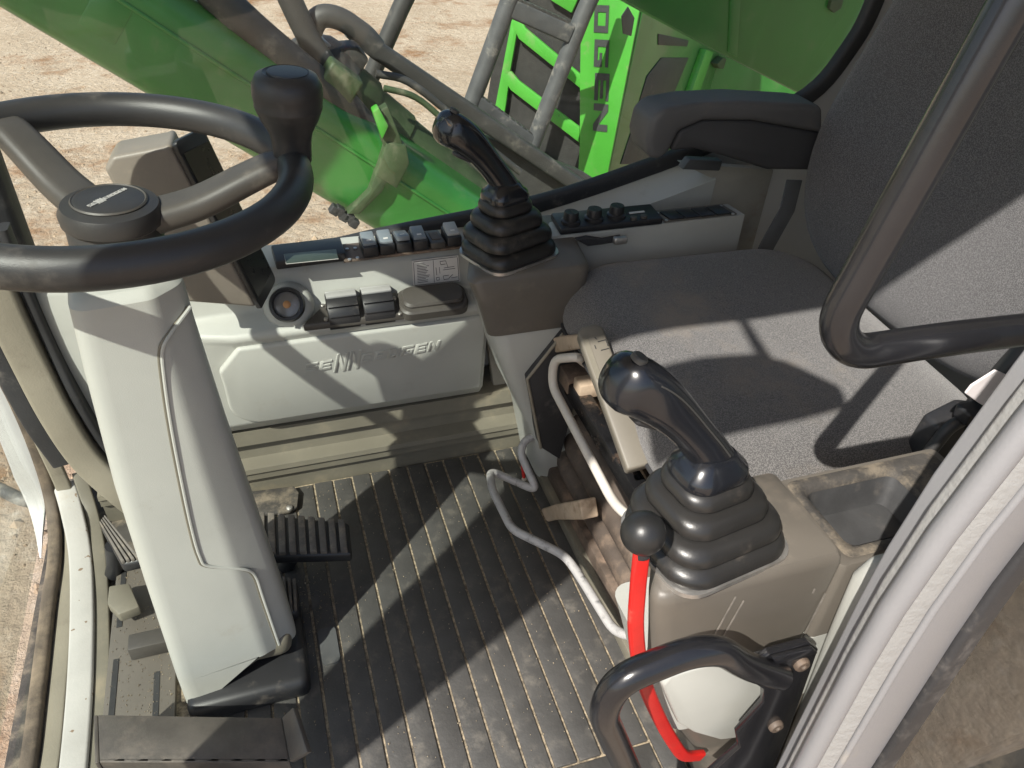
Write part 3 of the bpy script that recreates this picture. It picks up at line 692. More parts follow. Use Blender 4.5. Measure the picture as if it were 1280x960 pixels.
# base: rails, bellows
put('base_rail', bevel(box_bm((.452, .545, 0), (.90, 1.05, .055)), .006, 2), 'brownmetal', seat)
put('base_step', bevel(box_bm((.440, .48, .0), (.462, 1.06, .028)), .003, 2), 'olive', seat)
rings = []
for k in range(4):
    z0 = .056 + k * .050; ins = .010 * k
    for f, o in ((0, .016), (.12, .006), (.3, .0), (.55, -.003), (.8, .001), (.94, .008), (1, .016)):
        w_, d_ = .462 - 2 * (ins * .8 + o), .512 - 2 * (ins * .45 + o)
        rings.append(ring(Vector((.690, .79, z0 + f * .0495)), (1, 0, 0), (0, 1, 0), rrect(w_, d_, .06, 6)))
put('bellows', loft_bm(rings), 'rust', seat, 60)
put('top_plate', bevel(box_bm((.488, .56, .262), (.90, 1.03, .285)), .004, 2), 'brownmetal', seat)
put('slide_rail', bevel(box_bm((.436, .56, .292), (.462, .96, .326)), .004, 2), 'grease', seat)
put('slide_rail', bevel(box_bm((.500, .60, .290), (.545, .985, .335)), .006, 2), 'grease', seat)
put('seat_pan', bevel(box_bm((.475, .565, .345), (.90, 1.03, .385)), .004, 2), 'black', seat)
put('slide_carrier', bevel(box_bm((.435, .94, .30), (.52, .985, .335)), .004, 2), 'brownmetal', seat)
put('slide_carrier', bevel(box_bm((.440, .905, .318), (.52, .935, .345)), .003, 2), 'tanlever', seat)
put('side_bracket', bevel(prism_bm([Vector((.448, 1.0, .20)), Vector((.448, 1.05, .22)), Vector((.452, 1.06, .40)), Vector((.452, 1.0, .40))], (.09, 0, 0)), .004, 2), 'olive', seat)
# fore-aft bar and lower bar
put('slide_bar', tube_bm([Vector((.455, .93, .372)), P(722, 446, x=.415), P(692, 449, x=.40), P(690, 482, x=.40), P(765, 625, x=.40), P(778, 640, x=.40), P(812, 662, x=.42)], .0072, .022, 12), 'whitebar', seat)
lb = [P(690, 541, z=.14), P(656, 549, z=.135), P(650, 566, z=.12), P(672, 614, z=.06), P(612, 588, z=.07), P(615, 612, z=.08), P(640, 662, z=.09), P(706, 694, z=.10), P(722, 716, z=.10), P(768, 790, z=.10), P(800, 797, z=.12)]
put('release_bar', tube_bm(lb, .0076, .020, 12), 'greybar', seat)
pw = [P(690, 541, z=.14), P(656, 549, z=.135), P(650, 566, z=.12), P(668, 605, z=.07)]
# tan clips
def lever(pxs, xx, th, name, mat):
    put(name, bevel(prism_bm([P(a, c, x=xx) for a, c in pxs], (th, 0, 0)), .0035, 3, 30), mat, seat, 60)
lever(((654, 652), (661, 641), (692, 631), (724, 625), (728, 650), (694, 650), (674, 655)), .420, .030, 'height_lever', 'tanlever')
lever(((668, 433), (672, 427), (700, 420), (726, 418), (728, 436), (694, 441), (676, 439)), .424, .030, 'tilt_lever', 'tanlever')
rd = put('red_pin', tube_bm([P(653, 580, z=.07), P(655, 598, z=.045)], .0035), 'red', seat)
put('pin_tip', lathe_bm([(.001, -.004), (.005, 0), (.004, .004), (0, .005)], P(655, 599, z=.043), (0, 0, 1), 12), 'whitebar', rd)
# cream weight-adjust arm with a seat mark
h0, h1, h2 = P(735, 408, x=.418), P(762, 478, x=.42), P(800, 585, x=.425)
hd_ = (h2 - h0).normalized(); hs = Vector((.86, .36, .36)); hs = (hs - hd_ * hs.dot(hd_)).normalized(); hn = hd_.cross(hs)
if hn.dot(CAMP - h0) < 0: hn = -hn
hl = (h2 - h0).length
mk = lambda a, s_, h: h0 + hd_ * a + hs * s_ + hn * h
ol = [(0.008, -.019), (.0, -.010), (.0, .010), (.008, .019), (hl, .019), (hl, -.019)]
wa = put('adjust_arm', bevel(loft_bm([[mk(a, s_, -.016) for a, s_ in ol], [mk(a, s_, .006) for a, s_ in ol]]), .004, 3, 40), 'armtaupe', seat, 50)
put('arm_slot', bevel(prism_bm([mk(.016, -.016, .0055), mk(.020, -.008, .0055), mk(.085, -.008, .0055), mk(.085, -.016, .0055)], hn * .0012), .0004, 1), 'olive', wa)
sy = bmesh.new()
for a, s_, a2, s2 in ((.030, .004, .030, .016), (.030, .016, .040, .016), (.022, .002, .026, .004), (.044, .004, .044, .016), (.034, -.002, .040, -.002)):
    join(sy, tube_bm([mk(a, s_, .0064), mk(a2, s2, .0064)], .0008, n=6))
put('seat_mark', sy, 'print', wa)
# recliner hardware, belt tag
put('recliner_cover', bevel(prism_bm([P(a, c, y=.53) for a, c in ((1147, 578), (1175, 535), (1215, 515), (1262, 520), (1300, 540), (1290, 600), (1230, 612), (1155, 590))], (0, .03, 0)), .006, 3, 30), 'black', seat, 50)
rcv = put('recliner_edge', tube_bm([P(1150, 580, y=.522), P(1186, 534, y=.525), P(1212, 520, y=.525)], .008, .01), 'wheel', seat)
for k in range(4):
    put('recliner_slot', obox_bm(P(1206 + 12 * k, 556 - 2 * k, y=.529), (.4, 0, 1), (1, 0, -.4), (0, 1, 0), .010, .0018, .0012), 'tanlever', seat)
put('recliner_knob', lathe_bm([(.012, 0), (.022, .004), (.024, .016), (.018, .024), (0, .026)], P(1205, 612, y=.49), (0, -1, .2), 24), 'black', seat)
put('lap_tube', tube_bm([P(1210, 545, y=.535), P(1222, 508, y=.53), P(1260, 458, y=.53), P(1320, 400, y=.53)], .0135, .03), 'wheel', seat)
put('release_cap', obox_bm(P(1216, 515, y=.522), (1, 0, .1), (0, 1, 0), (-.1, 0, 1), .018, .012, .010, .004, 3), 'black', seat)
put('side_pad', tube_bm([P(1258, 555, y=.47), P(1275, 510, y=.47), P(1310, 450, y=.47)], .016, .02), 'strap', seat)
tp = [P(a, c, y=.50) for a, c in ((1207, 492), (1215, 482), (1245, 463), (1270, 474), (1262, 490), (1240, 514), (1222, 503))]
tag(put('paper_tag', bevel(prism_bm(tp, (0, .003, 0)), .0008, 1), 'tag'), 'small white tag hanging on the seat recliner', 'tag')
put('buckle_strut', tube_bm([P(1075, 612, z=.40), P(1110, 603, z=.40), P(1160, 592, z=.40)], .010), 'floor', seat)
put('seat_side_rail', bevel(box_bm((.50, .515, .335), (.92, .545, .368)), .004, 2), 'floor', seat)
# belt behind the far edge of the backrest
tag(put('seat_belt', sweep_bm([P(993, 225, y=1.16), P(984, 262, y=1.15), P(960, 305, y=1.14), P(948, 330, y=1.13)], rrect(.035, .004, .0015, 2), up=(0, 1, 0)), 'strap'),
    'grey belt webbing between backrest and cream panel', 'seat belt')

# ------------------------------------------------------------------ steering column and wheel
WC = Vector((-.147, .829, .780)); WN = Vector((.063, -.034, 1)).normalized(); WR = .185
Wu = Vector((0, 1, 0)).cross(WN).normalized(); Wv = WN.cross(Wu)
sw = thing('steering_wheel', WC - WN * .08, 'black two-spoke steering wheel with spinner knob on cream column', 'steering wheel')
def wpt(a, r=WR, h=0): return WC + Wu * (r * math.cos(a)) + Wv * (r * math.sin(a)) + WN * h
N_ = 72
rim = bmesh.new(); R_ = []
for i in range(N_):
    a = 2 * math.pi * i / N_; d = Wu * math.cos(a) + Wv * math.sin(a)
    R_.append([rim.verts.new(WC + d * (WR + .0182 * math.cos(q)) + WN * .0192 * math.sin(q)) for q in [2*math.pi*k/18 for k in range(18)]])
for i in range(N_):
    A_, B_ = R_[i], R_[(i + 1) % N_]
    for k in range(18): rim.faces.new((A_[k], B_[k], B_[(k+1) % 18], A_[(k+1) % 18]))
put('rim', rim, 'wheel', sw, 80)
ph = WC - WN * .058
put('hub', lathe_bm([(.030, -.075), (.043, -.060), (.046, -.020), (.046, .002), (.0445, .004), (.0445, .006), (.049, .010), (.050, .020), (.046, .028), (.036, .031), (.035, .0295), (.0, .031)], ph, WN, 44), 'wheel', sw, 40)
capo = put('hub_cap', lathe_bm([(.034, .029), (.0335, .0325), (.030, .0340), (0, .0348)], ph, WN, 40), 'wheel', sw, 50)
put('cap_ring', lathe_bm([(.0345, .030), (.0365, .032), (.0350, .0335), (.0338, .0325)], ph, WN, 40), 'spoke', sw)
tu = (Wu * .62 + Wv * .78).normalized(); tv_ = WN.cross(tu); tx = 0
for i, ch in enumerate('SENNEBOGEN'):
    bg_ = i in (2, 3); wd = .0040; ht = .0048 * (1.8 if bg_ else 1)
    put('letter', glyph_bm(ch, ph + WN * .0346 + tu * (-.026 + i * .0051) - tv_ * (ht / 2), tu, tv_, WN, wd, ht, .0006), 'hubtext', capo, 0)
def spoke(ang, name='spoke'):
    d0, d1 = wpt(ang, .036, -.050), wpt(ang, .186, -.002)
    pth = spline([d0, wpt(ang, .085, -.038), wpt(ang, .135, -.016), wpt(ang, .165, -.004), d1], 5)
    prof = rrect(.040, .024, .010, 4); n = len(pth)
    put(name, sweep_bm(pth, prof, up=WN, scale=[1.18 - .22 * i / (n - 1) if i < n - 5 else .96 + .05 * (i - n + 5) for i in range(n)]), 'spoke', sw, 60)
def ang_of(px, py):
    p = PP(px, py, WC, WN) - WC; return math.atan2(p.dot(Wv), p.dot(Wu))
a1 = ang_of(352, 203); a2 = ang_of(14, 160)
spoke(a1); spoke(a2)
# spinner knob
kb = wpt(a1, WR + .002, .012)
put('spinner_knob', lathe_bm([(.020, -.01), (.0205, .004), (.0210, .012), (.0230, .022), (.0300, .035), (.0345, .047), (.0352, .0495), (.0345, .051), (.0360, .060), (.0355, .071), (.0310, .0800), (.0235, .0835), (.0220, .0825), (0, .083)], kb, (WN + Vector((-.02, 0, 0))), 36), 'wheel', sw, 50)
put('knob_inlay', lathe_bm([(.0210, .0822), (.0205, .0838), (.017, .0844), (0, .0846)], kb, WN, 30), 'wheel', sw)
# column cover: lofted shell
sc2 = thing('steering_column', (-.14, .76, 0), 'cream tapered steering column cover standing on black floor base', 'steering column')
secs = []
for (l_, r2, yn, dep, z, rr_) in ((P(88, 388, y=.752).x, P(236, 372, y=.752).x, .752, .105, .676, .020), (P(104, 460, y=.748).x, P(255, 440, y=.748).x, .748, .11, .60, .020),
        (P(140, 600, y=.74).x, P(300, 585, y=.74).x, .740, .12, .445, .020), (P(178, 720, y=.735).x, P(336, 690, y=.735).x, .735, .13, .29, .020), (P(222, 850, y=.73).x, P(374, 800, y=.73).x, .728, .14, .085, .018)):
    secs.append((l_, r2, yn, dep, z, rr_))
CYAW = math.radians(7)
def crot(i, x, y, z):
    l_, r2, yn, dep, _, _ = secs[i]; cx, cy = (l_ + r2) / 2, yn + dep / 2
    dx, dy = (x - cx) * 1.0 - .008, y - cy; c, s_ = math.cos(CYAW), math.sin(CYAW)
    return Vector((cx + dx * c - dy * s_, cy + dx * s_ + dy * c, z))
def colring(i, g=0, zz=None):
    l_, r2, yn, dep, z, rr_ = secs[i]; w_ = r2 - l_; z = z if zz is None else zz
    return polyround([crot(i, *p, z) for p in ((l_ + g, yn + g), (l_ + w_ * .70, yn + g), (r2 - g, yn + g + .026), (r2 - g, yn + dep - g), (l_ + g, yn + dep - g))], [.022, .008, .014, .02, .02], 5)
cr = [colring(4, 0, .02 + .02), colring(4), colring(3), colring(2), colring(1), colring(0)]
# bottom edge cut in an arch: raise the middle of the bottom ring
for j, p in enumerate(cr[0]):
    f = (p.x - secs[4][0]) / (secs[4][1] - secs[4][0])
    p.z = .012 + .075 * max(0, min(1, (f - .10) / .35)) - .02 * max(0, (f - .7) / .3)
top_ = [colring(0, g, .676 + h) for g, h in ((.004, .0055), (.010, .0095), (.018, .0105))]
put('column_cover', loft_bm(cr + top_), 'beige', sc2, 24)
# raised side half of the cover with its curved seam (same slope as the front face)
def colface(px, py, off=0):
    p0, p1 = Vector((0, secs[0][2], secs[0][4])), Vector((0, secs[4][2], secs[4][4]))
    n = Vector((0, -(p0.z - p1.z), (p0.y - p1.y))).normalized()
    q0 = p0 + n * off + Vector((0, .5 * -.0, 0)); return PP(px, py, q0, n)
seam_px = [(234, 384), (231, 388), (205, 424), (199, 440), (200, 462), (208, 520), (221, 590), (236, 660), (247, 697), (258, 708), (302, 712), (316, 720), (326, 748), (346, 806)]
def cover_at(px, py, off=0):
    """nearest point of the cover's front or chamfer face on the ray"""
    best = None
    for i in range(4):
        a, b2 = secs[i], secs[i + 1]
        for (f0, y0, f1, y1) in ((0, 0, .70, 0), (.70, 0, 1, .026)):
            A_ = crot(i, a[0] + (a[1]-a[0])*f0, a[2] + y0, a[4]); B_ = crot(i, a[0] + (a[1]-a[0])*f1, a[2] + y1, a[4]); C_ = crot(i + 1, b2[0] + (b2[1]-b2[0])*f0, b2[2] + y0, b2[4]); D_ = crot(i + 1, b2[0] + (b2[1]-b2[0])*f1, b2[2] + y1, b2[4])
            n = (B_ - A_).cross(C_ - A_).normalized()
            if n.dot(CAMP - A_) < 0: n = -n
            p = PP(px, py, A_ + n * off, n)
            t = max(0, min(1, (a[4] - p.z) / (a[4] - b2[4]))); lx = A_.x + (C_.x - A_.x) * t; rx = B_.x + (D_.x - B_.x) * t; f = (p.x - lx) / (rx - lx)
            if (-.03 <= f <= 1.03) and ((a[4] >= p.z - 1e-4 or i == 0) and (p.z >= b2[4] - 1e-4 or i == 3)): best = p
    return best or colface(px, py, off)
pts_ = spline([cover_at(a, c, .0002) for a, c in seam_px], 4)
put('cover_seam', tube_bm(pts_, .0017, n=8), 'olive', sc2)
put('flap_lip', tube_bm([p + Vector((.0032, -.0004, 0)) for p in pts_], .0022, n=8), 'beige', sc2)
put('shaft_collar', lathe_bm([(.044, -.02), (.044, .004), (.040, .008), (.030, .010)], Vector((-.150, .812, .684)), (0, 0, 1), 32), 'beige', sc2)
put('shaft', tube_bm([Vector((-.150, .814, .66)), WC - WN * .04], .030, n=20), 'black', sc2)
bs = put('column_foot', bevel(box_bm((-.215, .700, .0), (-.042, .86, .042)), .014, 3), 'black', sc2)
put('foot_hump', bevel(box_bm((-.20, .742, .05), (-.058, .84, .10)), .02, 4), 'olive', sc2)
# front floor panel with vent slots, left of the column
fp = thing('pedal_floor_plate', (-.28, .85, 0), 'dark slotted floor plate under the steering column', 'floor plate')
put('plate', bevel(box_bm((-.335, .60, .0), (-.235, 1.08, .012)), .004, 2), 'taupe', fp)
for (xa, ya, yb) in ((-.322, .90, 1.03), (-.322, .70, .84), (-.262, .66, .80)):
    put('slot', box_bm((xa - .004, ya, .0122), (xa + .004, yb, .0132)), 'print', fp)
put('bracket', bevel(prism_bm([P(a, c, z=.03) for a, c in ((140, 742), (165, 738), (178, 768), (152, 778), (138, 764))], (0, 0, .02)), .003, 2), 'olive', fp)
put('arm', bevel(box_bm((-.300, .83, .012), (-.245, .86, .04)), .003, 2), 'spoke', fp)

# pedals
def pedal(name, label, quad, nrib, dz, group='floor pedals'):
    c = sum(quad, Vector()) / 4; t = thing(name, (c.x, c.y, 0), label, 'pedal', group)
    put('pad', bevel(prism_bm(quad, (0, 0, -.022)), .006, 3), 'black', t)
    a, b_, c_, d_ = quad
    for k in range(nrib):
        f0, f1 = (k + .12) / nrib, (k + .80) / nrib
        q = [a.lerp(b_, f0), a.lerp(b_, f1), d_.lerp(c_, f1), d_.lerp(c_, f0)]
        q = [p.lerp(c, .04) for p in q]
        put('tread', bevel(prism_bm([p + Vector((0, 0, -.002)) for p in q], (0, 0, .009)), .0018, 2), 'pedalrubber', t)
    put('pedal_arm', tube_bm([c + Vector((-.01, .01, -.02)), c + Vector((-.02, .015, -.07)), Vector((c.x - .03, c.y + .02, .004))], .014), 'black', t)
    return t
pq = [P(306, 640, z=.105), P(436, 652, z=.095), P(440, 692, z=.088), P(306, 696, z=.098)]
pedal('brake_pedal', 'wide black ribbed pedal right of the steering column', pq, 10, 0)
pq = [P(352, 722, z=.07), P(372, 726, z=.07), P(373, 764, z=.06), P(356, 768, z=.06)]
pedal('small_pedal', 'small black ribbed pedal half hidden behind the steering column', pq, 3, 0)
pq = [P(124, 655, z=.10), P(132, 645, z=.105), P(178, 700, z=.10), P(152, 706, z=.095)]
pedal('left_pedal', 'black ribbed pedal by the windshield frame', pq, 4, 0)
tag(put('anchor_plate', bevel(prism_bm([P(a, c, z=.012) for a, c in ((312, 617), (368, 610), (374, 618), (372, 636), (362, 642), (312, 648))], (0, 0, .006)), .002, 2), 'floor'),
    'rusty brown anchor plate at the far end of the mat', 'plate')
put('anchor_bolt', lathe_bm([(.006, 0), (.006, .004), (.003, .006), (0, .006)], P(362, 636, z=.018), (0, 0, 1), 12), 'metalbolt', bpy.data.objects['anchor_plate'])
# brown steel foot rest in front
fr = thing('foot_rest', (-.2, .62, .0), 'bent brown steel footrest plate below the steering column', 'foot rest')
q = [P(122, 893, z=.115), P(352, 897, z=.115), P(362, 953, z=.115), P(124, 953, z=.115)]
put('plate', bevel(prism_bm(q, (0, 0, -.006)), .002, 2), 'footsteel', fr)
q2 = [q[1], P(366, 884, z=.140), P(384, 940, z=.140), q[2]]
put('end_flange', bevel(loft_bm([q2, [p + Vector((.006, 0, -.004)) for p in q2]]), .0015, 2), 'footsteel', fr)
put('front_flange', bevel(prism_bm([q[3], q[2], q[2] + Vector((0, .004, -.05)), q[3] + Vector((0, .004, -.05))], (0, .006, 0)), .0015, 2), 'footsteel', fr)
put('side_flange', bevel(prism_bm([q[0], q[3], q[3] + Vector((0, 0, -.06)), q[0] + Vector((0, 0, -.06))], (-.005, 0, 0)), .0015, 2), 'footsteel', fr)
for p in (q[0].lerp(q[2], .25), q[1].lerp(q[3], .25)):
    put('leg', tube_bm([Vector((p.x, p.y, p.z - .004)), Vector((p.x, p.y, .0))], .008), 'footsteel', fr)

# monitor box on the console
mo = thing('monitor', (-.07, 1.12, .45), 'taupe monitor housing with black screen behind the steering wheel', 'monitor')
MY = 1.075
fa = [P(130, 212, y=MY), P(140, 196, y=MY), P(204, 184, y=MY), P(213, 180, y=MY), P(321, 385, y=MY), P(228, 378, y=MY), P(205, 352, y=MY)]
put('housing', bevel(prism_bm(fa, (.004, .062, .0)), .006, 3, 30), 'monitor', mo, 50)
sq = [P(212, 178, y=MY), P(249, 160, y=1.135), P(341, 350, y=1.135), P(322, 387, y=MY)]
sn = (sq[1] - sq[0]).cross(sq[3] - sq[0]).normalized()
if sn.dot(CAMP - sq[0]) < 0: sn = -sn
sq_ = polyround(sq, [.012, .004, .01, .004], 4)
put('screen_frame', bevel(prism_bm([p - sn * .001 for p in sq_], sn * .008), .0015, 2, 50), 'black', mo)
sc_ = sum(sq, Vector()) / 4
put('screen', prism_bm([sc_ + (p - sc_) * .86 + sn * .0072 for p in sq], sn * .0008), 'screen', mo)
put('screw', lathe_bm([(.003, 0), (.003, .002), (0, .0025)], sq[0].lerp(sq[3], .40) + (sq[1] - sq[0]) * .85 + sn * .007, sn, 12), 'metalbolt', mo)

# unseen plate and rod added outside the door, shaped to cast the seat shadow
def back(px, py, yy, z=.475):
    p = P(px, py, z=z); d = -SUN_DIR; t = (yy - p.y) / d.y; return p + d * t
mi = thing('seat_shade_caster', back(935, 480, .12), 'unseen black plate on thin arm, added to shade the seat', 'shadow caster')
mq = [back(a, c, .12) for a, c in ((800, 462), (880, 447), (945, 441), (985, 450), (1048, 480), (1052, 492), (990, 508), (900, 526), (800, 552))]
put('shade_plate', bevel(prism_bm(mq, (-.01, -.03, .0)), .006, 2), 'black', mi)
put('shade_arm', tube_bm([back(955, 446, .12), back(907, 366, .13), Vector((back(905, 362, .13).x, .22, 1.55))], .010), 'black', mi)

# ------------------------------------------------------------------ outside: boom
BY = 3.0
bo = thing('boom', P(413, 262, y=BY) + Vector((0, .25, -.5)), 'dark green box boom with grey pipes rising past the window', 'boom')
e0, e1 = P(0, 20, y=BY), P(413, 262, y=BY); bd = (e1 - e0).normalized(); bup = Vector((-bd.z, 0, bd.x))
if bup.z < 0: bup = -bup
ctr = e0 + bd * ((e1 - e0).length * .5)
HB = .185
put('box_section', bevel(loft_bm([[ctr + bd * s_ + bup * a + Vector((0, c, 0)) for a, c in ((0, 0), (2 * HB, 0), (2 * HB, .42), (0, .42))] for s_ in (-2.6, 2.2)]), .10, 6), 'green', bo, 50)
put('weld_seam', tube_bm([ctr + bd * -2.5 + bup * (2 * HB - .12) + Vector((0, -.002, 0)), ctr + bd * 2.0 + bup * (2 * HB - .12) + Vector((0, -.002, 0))], .008), 'green', bo)
put('plate_edge', bevel(prism_bm([ctr + bd * s_ + bup * a + Vector((0, -.004, 0)) for s_, a in ((-.42, .11), (-.30, .11), (-.30, .26), (-.42, .26))], (0, .02, 0)), .008, 2), 'green', bo)
sk = P(235, 85, y=3.0) - SUN_DIR * 2.3
put('boom_shade_block', bevel(loft_bm([[sk + bd * s_ + bup * a + Vector((0, c, 0)) for a, c in ((-.20, 0), (.22, 0), (.22, .3), (-.20, .3))] for s_ in (-.40, .62)]), .03, 2), 'green', bo)  # unseen block added overhead along the sun direction to shade the boom
# pipes on top
def otube(name, pts, r, mat, parent, fil=.1): put(name, tube_bm(pts, r, fil, 14), mat, parent)
otube('pipe', [P(200, -90, y=3.1), P(270, -5, y=3.1), P(330, 50, y=3.1), P(430, 130, y=3.1), P(462, 168, y=3.16), P(500, 212, y=3.3)], .062, 'pipe', bo)
otube('hose_loop', [P(345, -40, y=3.2), P(372, 20, y=3.2), P(392, 60, y=3.2), P(418, 95, y=3.2)], .045, 'pipe', bo)
otube('hose_loop', [P(385, 95, y=3.25), P(384, 50, y=3.25), P(398, 18, y=3.25), P(425, 22, y=3.25), P(458, 45, y=3.25), P(470, 60, y=3.25)], .042, 'pipe', bo, .12)
cyl0, cyl1 = P(400, 88, y=3.25), P(700, 330, y=3.25); cdv = (cyl1 - cyl0).normalized()
put('cylinder', lathe_bm([(.10, 0), (.14, .02), (.14, .22), (.125, .24), (.125, .42), (.115, .43), (.115, .9), (.13, .91), (.13, 1.0), (.11, 1.02), (.11, 1.6)], cyl0 + Vector((0, .12, -.05)), cdv, 28), 'greendull', bo, 40)
put('cylinder_head', lathe_bm([(.02, -.16), (.09, -.13), (.15, -.04), (.16, .03), (.15, .10), (.12, .12)], cyl0 + Vector((0, .10, -.04)), cdv, 24), 'pipe', bo, 40)
put('cylinder_fitting', obox_bm(P(425, 100, y=3.1), bd, (0, 1, 0), bup, .07, .05, .05, .012), 'greendull', bo)
put('hose', tube_bm(spline([P(470, 92, y=3.3), P(510, 102, y=3.3), P(560, 140, y=3.3), P(600, 175, y=3.3), P(650, 215, y=3.3)], 5), .016, n=10), 'pipe', bo)
put('hose', tube_bm(spline([P(480, 110, y=3.2), P(520, 122, y=3.2), P(560, 155, y=3.2), P(610, 200, y=3.2)], 5), .013, n=10), 'greendull', bo)
put('grease_block', obox_bm(P(397, 68, y=3.35), (.8, 0, -.6), (0, 1, 0), (.6, 0, .8), .09, .08, .07, .01), 'bluegrey', bo)
put('pivot_lug', bevel(prism_bm([P(a, c, y=3.28) for a, c in ((420, 60), (448, 58), (462, 75), (452, 92), (428, 90), (412, 80))], (0, .12, 0)), .012, 2), 'pipe', bo)
# strap clamp
for pts, yy, mm in ((((470, 142), (485, 133), (500, 170), (508, 195), (490, 206), (478, 178)), 2.96, 'greendull'), (((484, 178), (508, 182), (512, 205), (496, 236), (480, 226), (470, 220)), 2.95, 'greendull'),
                    (((466, 140), (474, 135), (486, 158), (478, 175)), 2.93, 'greenlight'), (((472, 210), (490, 212), (478, 240), (450, 268), (434, 268), (462, 240)), 2.955, 'greendull')):
    put('clamp_plate', bevel(prism_bm([P(a, c, y=yy) for a, c in pts], (0, .06, 0)), .006, 2), mm, bo)
for k in range(5):
    put('edge_bolt', obox_bm(P(418 + 6 * k, 262 + 4 * k - (k % 2) * 3, y=2.985), bd, (0, 1, 0), bup, .018, .02, .018, .004), 'rubber', bo)
# straight dark guide bar in front of the ladder
gbar = thing('guard_rail', P(600, 150, y=3.45), 'long dark steel rail running from the boom to the ladder foot', 'rail')
put('rail', sweep_bm([P(438, 35, y=3.45), P(470, 62, y=3.45), P(560, 122, y=3.45), P(735, 240, y=3.45), P(840, 310, y=3.45)], rrect(.075, .075, .016, 3), up=(0, 1, 0)), 'pipe', gbar)
put('clamp', bevel(prism_bm([P(a, c, y=3.42) for a, c in ((448, 36), (455, 30), (472, 48), (470, 66), (455, 62))], (0, .1, 0)), .006, 2), 'pipe', gbar)
put('deck_plate', bevel(prism_bm([P(a, c, y=3.5) for a, c in ((560, 175), (600, 168), (730, 215), (800, 260), (760, 320), (560, 260))], (0, .12, -.02)), .01, 2), 'pipe', gbar)
tag(put('handrail_post', tube_bm([P(520, -30, y=3.75), P(500, 12, y=3.75), P(462, 100, y=3.75), P(440, 150, y=3.75)], .040), 'pipe'), 'leaning grey handrail post beside the hose loop', 'post')
# ladder
la = thing('ladder', P(610, 200, y=3.7), 'grey steel access ladder with serrated rungs leaning on the green hood', 'ladder')
put('stile', tube_bm([P(652, -40, y=3.7), P(634, 8, y=3.7), P(590, 128, y=3.7), P(545, 225, y=3.7)], .042), 'galv', la)
put('stile', tube_bm([P(755, -40, y=3.7), P(728, 20, y=3.7), P(662, 190, y=3.7), P(640, 240, y=3.7)], .042), 'galv', la)
for (p0, p1) in (((640, 10), (712, 42)), ((592, 126), (668, 182))):
    A_, B_ = P(*p0, y=3.69), P(*p1, y=3.69)
    rg = put('rung', sweep_bm([A_, B_], rrect(.05, .085, .012, 3), up=(0, 0, 1)), 'galv', la)
    for k in range(9):
        q_ = A_.lerp(B_, .10 + .8 * k / 8)
        put('tooth', obox_bm(q_ + Vector((0, .0, .047)), (B_ - A_), (0, 1, 0), (0, 0, 1), .016, .022, .008, .003, 1), 'pipe', rg)
# green hood with grille cut-outs and letters
ho = thing('engine_hood', P(720, 240, y=4.0), 'bright green engine hood with slanted grille openings and dark lettering', 'engine hood')
H0, H1, H2 = P(800, 0, y=3.85), P(757, 230, y=3.85), P(612, 160, y=4.35)
hn_ = (H1 - H0).cross(H2 - H0).normalized()
if hn_.dot(CAMP - H0) < 0: hn_ = -hn_
def hp_(px, py, off=0): return PP(px, py, H0 + hn_ * off, hn_)
def hplate(name, px, off, th, mat, r=.006, par=None): return put(name, bevel(prism_bm([hp_(a, c, off) for a, c in px], hn_ * th), r, 2, 40), mat, par or ho)
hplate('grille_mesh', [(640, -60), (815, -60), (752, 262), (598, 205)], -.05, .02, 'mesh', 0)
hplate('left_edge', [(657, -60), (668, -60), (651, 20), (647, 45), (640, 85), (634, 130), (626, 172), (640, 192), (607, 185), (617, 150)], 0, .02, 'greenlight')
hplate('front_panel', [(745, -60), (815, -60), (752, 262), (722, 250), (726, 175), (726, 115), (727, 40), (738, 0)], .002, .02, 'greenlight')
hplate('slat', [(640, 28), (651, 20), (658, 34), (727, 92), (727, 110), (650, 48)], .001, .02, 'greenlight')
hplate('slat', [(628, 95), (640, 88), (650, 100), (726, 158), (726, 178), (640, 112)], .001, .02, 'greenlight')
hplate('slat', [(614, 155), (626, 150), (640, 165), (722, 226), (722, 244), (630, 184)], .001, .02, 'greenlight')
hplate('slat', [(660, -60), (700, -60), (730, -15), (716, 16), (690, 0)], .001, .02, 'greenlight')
# letters down the panel, reading downwards
lu = (hp_(745, 180) - hp_(752, 10)).normalized(); lv = (hp_(775, 95) - hp_(745, 95)); lv = (lv - lu * lv.dot(lu)).normalized()
pxl = [(743.5, 6, 'O'), (743.5, 49, 'G'), (744, 91, 'E'), (742.5, 129, 'N'), (744, -36, 'B')]
for a, c, ch in pxl:
    o_ = hp_(a, c, .0235); wd = (hp_(a, c + 34) - hp_(a, c)).length; ht = (hp_(a + 18, c) - hp_(a, c)).length
    put('letter', glyph_bm(ch, o_, lu, lv, hn_, wd, ht, .003), 'logogrey', ho, 0)
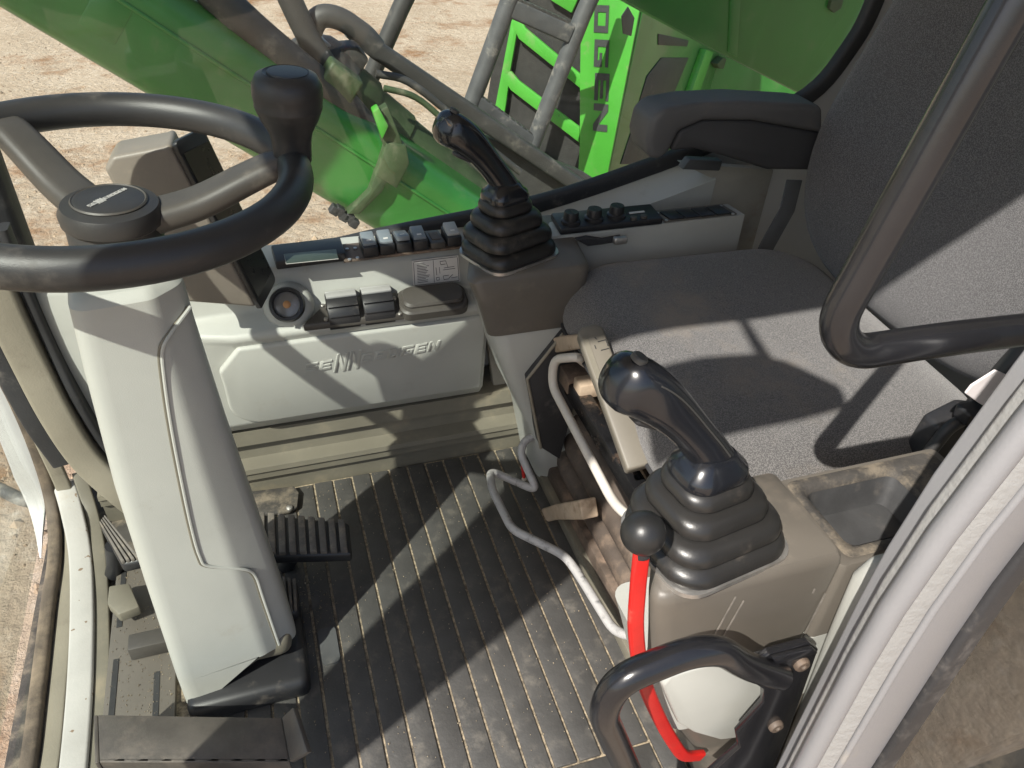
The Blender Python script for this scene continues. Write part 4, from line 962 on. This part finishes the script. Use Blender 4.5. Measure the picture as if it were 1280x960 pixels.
# shaded side of the hood
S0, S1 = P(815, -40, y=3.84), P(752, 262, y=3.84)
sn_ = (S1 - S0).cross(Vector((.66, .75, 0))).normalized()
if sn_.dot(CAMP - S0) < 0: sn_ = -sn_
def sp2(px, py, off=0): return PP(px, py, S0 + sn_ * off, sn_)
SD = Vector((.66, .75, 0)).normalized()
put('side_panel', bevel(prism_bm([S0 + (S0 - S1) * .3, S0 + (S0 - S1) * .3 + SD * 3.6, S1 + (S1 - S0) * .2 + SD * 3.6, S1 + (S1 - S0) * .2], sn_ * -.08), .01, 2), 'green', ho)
for px in (((776, 20), (784, 8), (792, 22), (788, 45), (778, 42)), ((826, 72), (860, 72), (835, 132), (797, 132), (808, 95)), ((793, 150), (832, 148), (812, 205), (775, 205)), ((822, 42), (860, 50), (858, 58), (822, 56))):
    put('side_opening', bevel(prism_bm([sp2(a, c, .001) for a, c in px], sn_ * .006), .004, 2), 'rubber', ho)
put('rear_body', bevel(prism_bm([P(a, c, y=6.2) for a, c in ((880, -60), (1130, -60), (1130, 300), (830, 300))], (0, .3, 0)), .02, 2), 'green', ho)
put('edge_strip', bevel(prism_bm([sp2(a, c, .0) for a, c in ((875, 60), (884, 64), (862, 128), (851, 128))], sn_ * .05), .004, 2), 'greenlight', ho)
put('hinge_block', bevel(prism_bm([sp2(a, c, .0) for a, c in ((888, 78), (896, 70), (904, 74), (899, 84), (891, 84))], sn_ * .06), .004, 2), 'greendull', ho)
# near side plate of the boom foot, part of the boom
bf = bo
q = [P(700, -60, y=1.8), P(770, -4, y=1.8), P(890, 62, y=1.8), P(1020, 128, y=1.8), P(1200, 210, y=1.8), P(1200, -200, y=1.8), P(700, -200, y=1.8)]
put('base_plate', bevel(prism_bm(q, (0, .35, 0)), .01, 2), 'green', bf)
put('stiffener', bevel(prism_bm([P(a, c, y=1.795) for a, c in ((915, -60), (930, -60), (922, 72), (910, 66))], (0, .02, 0)), .003, 2), 'green', bf)
put('bolt', lathe_bm([(.02, 0), (.02, .012), (0, .014)], P(1042, 4, y=1.8), (0, -1, 0), 6), 'greendull', bf)

# loose grains on the floor plate, sill and mat: nobody could count them
b = bmesh.new()
for k in range(1500):
    z_ = random.random()
    if z_ < .35: p = Vector((random.uniform(-.33, -.24), random.uniform(.62, 1.06), .0125))
    elif z_ < .8: p = Vector((random.uniform(-.2, .42), random.uniform(.50, 1.15), .0052))
    else: p = Vector((random.gauss(-.04, .03), random.gauss(.86, .06), .0055))
    r = random.uniform(.0005, .0016) * (1.6 if random.random() < .06 else 1)
    vs = [b.verts.new(p + Vector((math.cos(a) * r, math.sin(a) * r, 0))) for a in (random.random(), 2.1 + random.random() * .6, 4.2 + random.random() * .5)]
    t_ = b.verts.new(p + Vector((0, 0, r * 1.1)))
    for i in range(3): b.faces.new((vs[i], vs[(i + 1) % 3], t_))
o = put('floor_grit', b, 'sand', None, 0); o['kind'] = 'stuff'; tag(o, 'loose sand grains scattered over mat and floor plate', 'sand')

# small stones and crumbs lying on the yard
b = bmesh.new()
for k in range(2600):
    y_ = 2.2 + 11 * random.random() ** 1.4; p = Vector((random.uniform(-1.6, .45) * (y_ * .35) + .1 * y_, y_, -1.9)); r = random.uniform(.006, .022) * (1.8 if random.random() < .05 else 1)
    a0 = random.random() * 6.28
    vs = [b.verts.new(p + Vector((math.cos(a0 + a) * r * random.uniform(.6, 1.2), math.sin(a0 + a) * r * random.uniform(.6, 1.2), 0))) for a in (0, 1.3, 2.6, 3.9, 5.1)]
    tp_ = [b.verts.new(v.co * .45 + p * .55 + Vector((0, 0, r * random.uniform(.5, .9)))) for v in vs[::2]]
    t_ = b.verts.new(p + Vector((random.uniform(-.3, .3) * r, random.uniform(-.3, .3) * r, r * .9)))
    for v in tp_: b.verts.remove(v)
    for i in range(5): b.faces.new((vs[i], vs[(i + 1) % 5], t_))
o = put('yard_stones', b, 'stone', None, 0); o['kind'] = 'stuff'; tag(o, 'small stones scattered over the pale yard', 'stones')
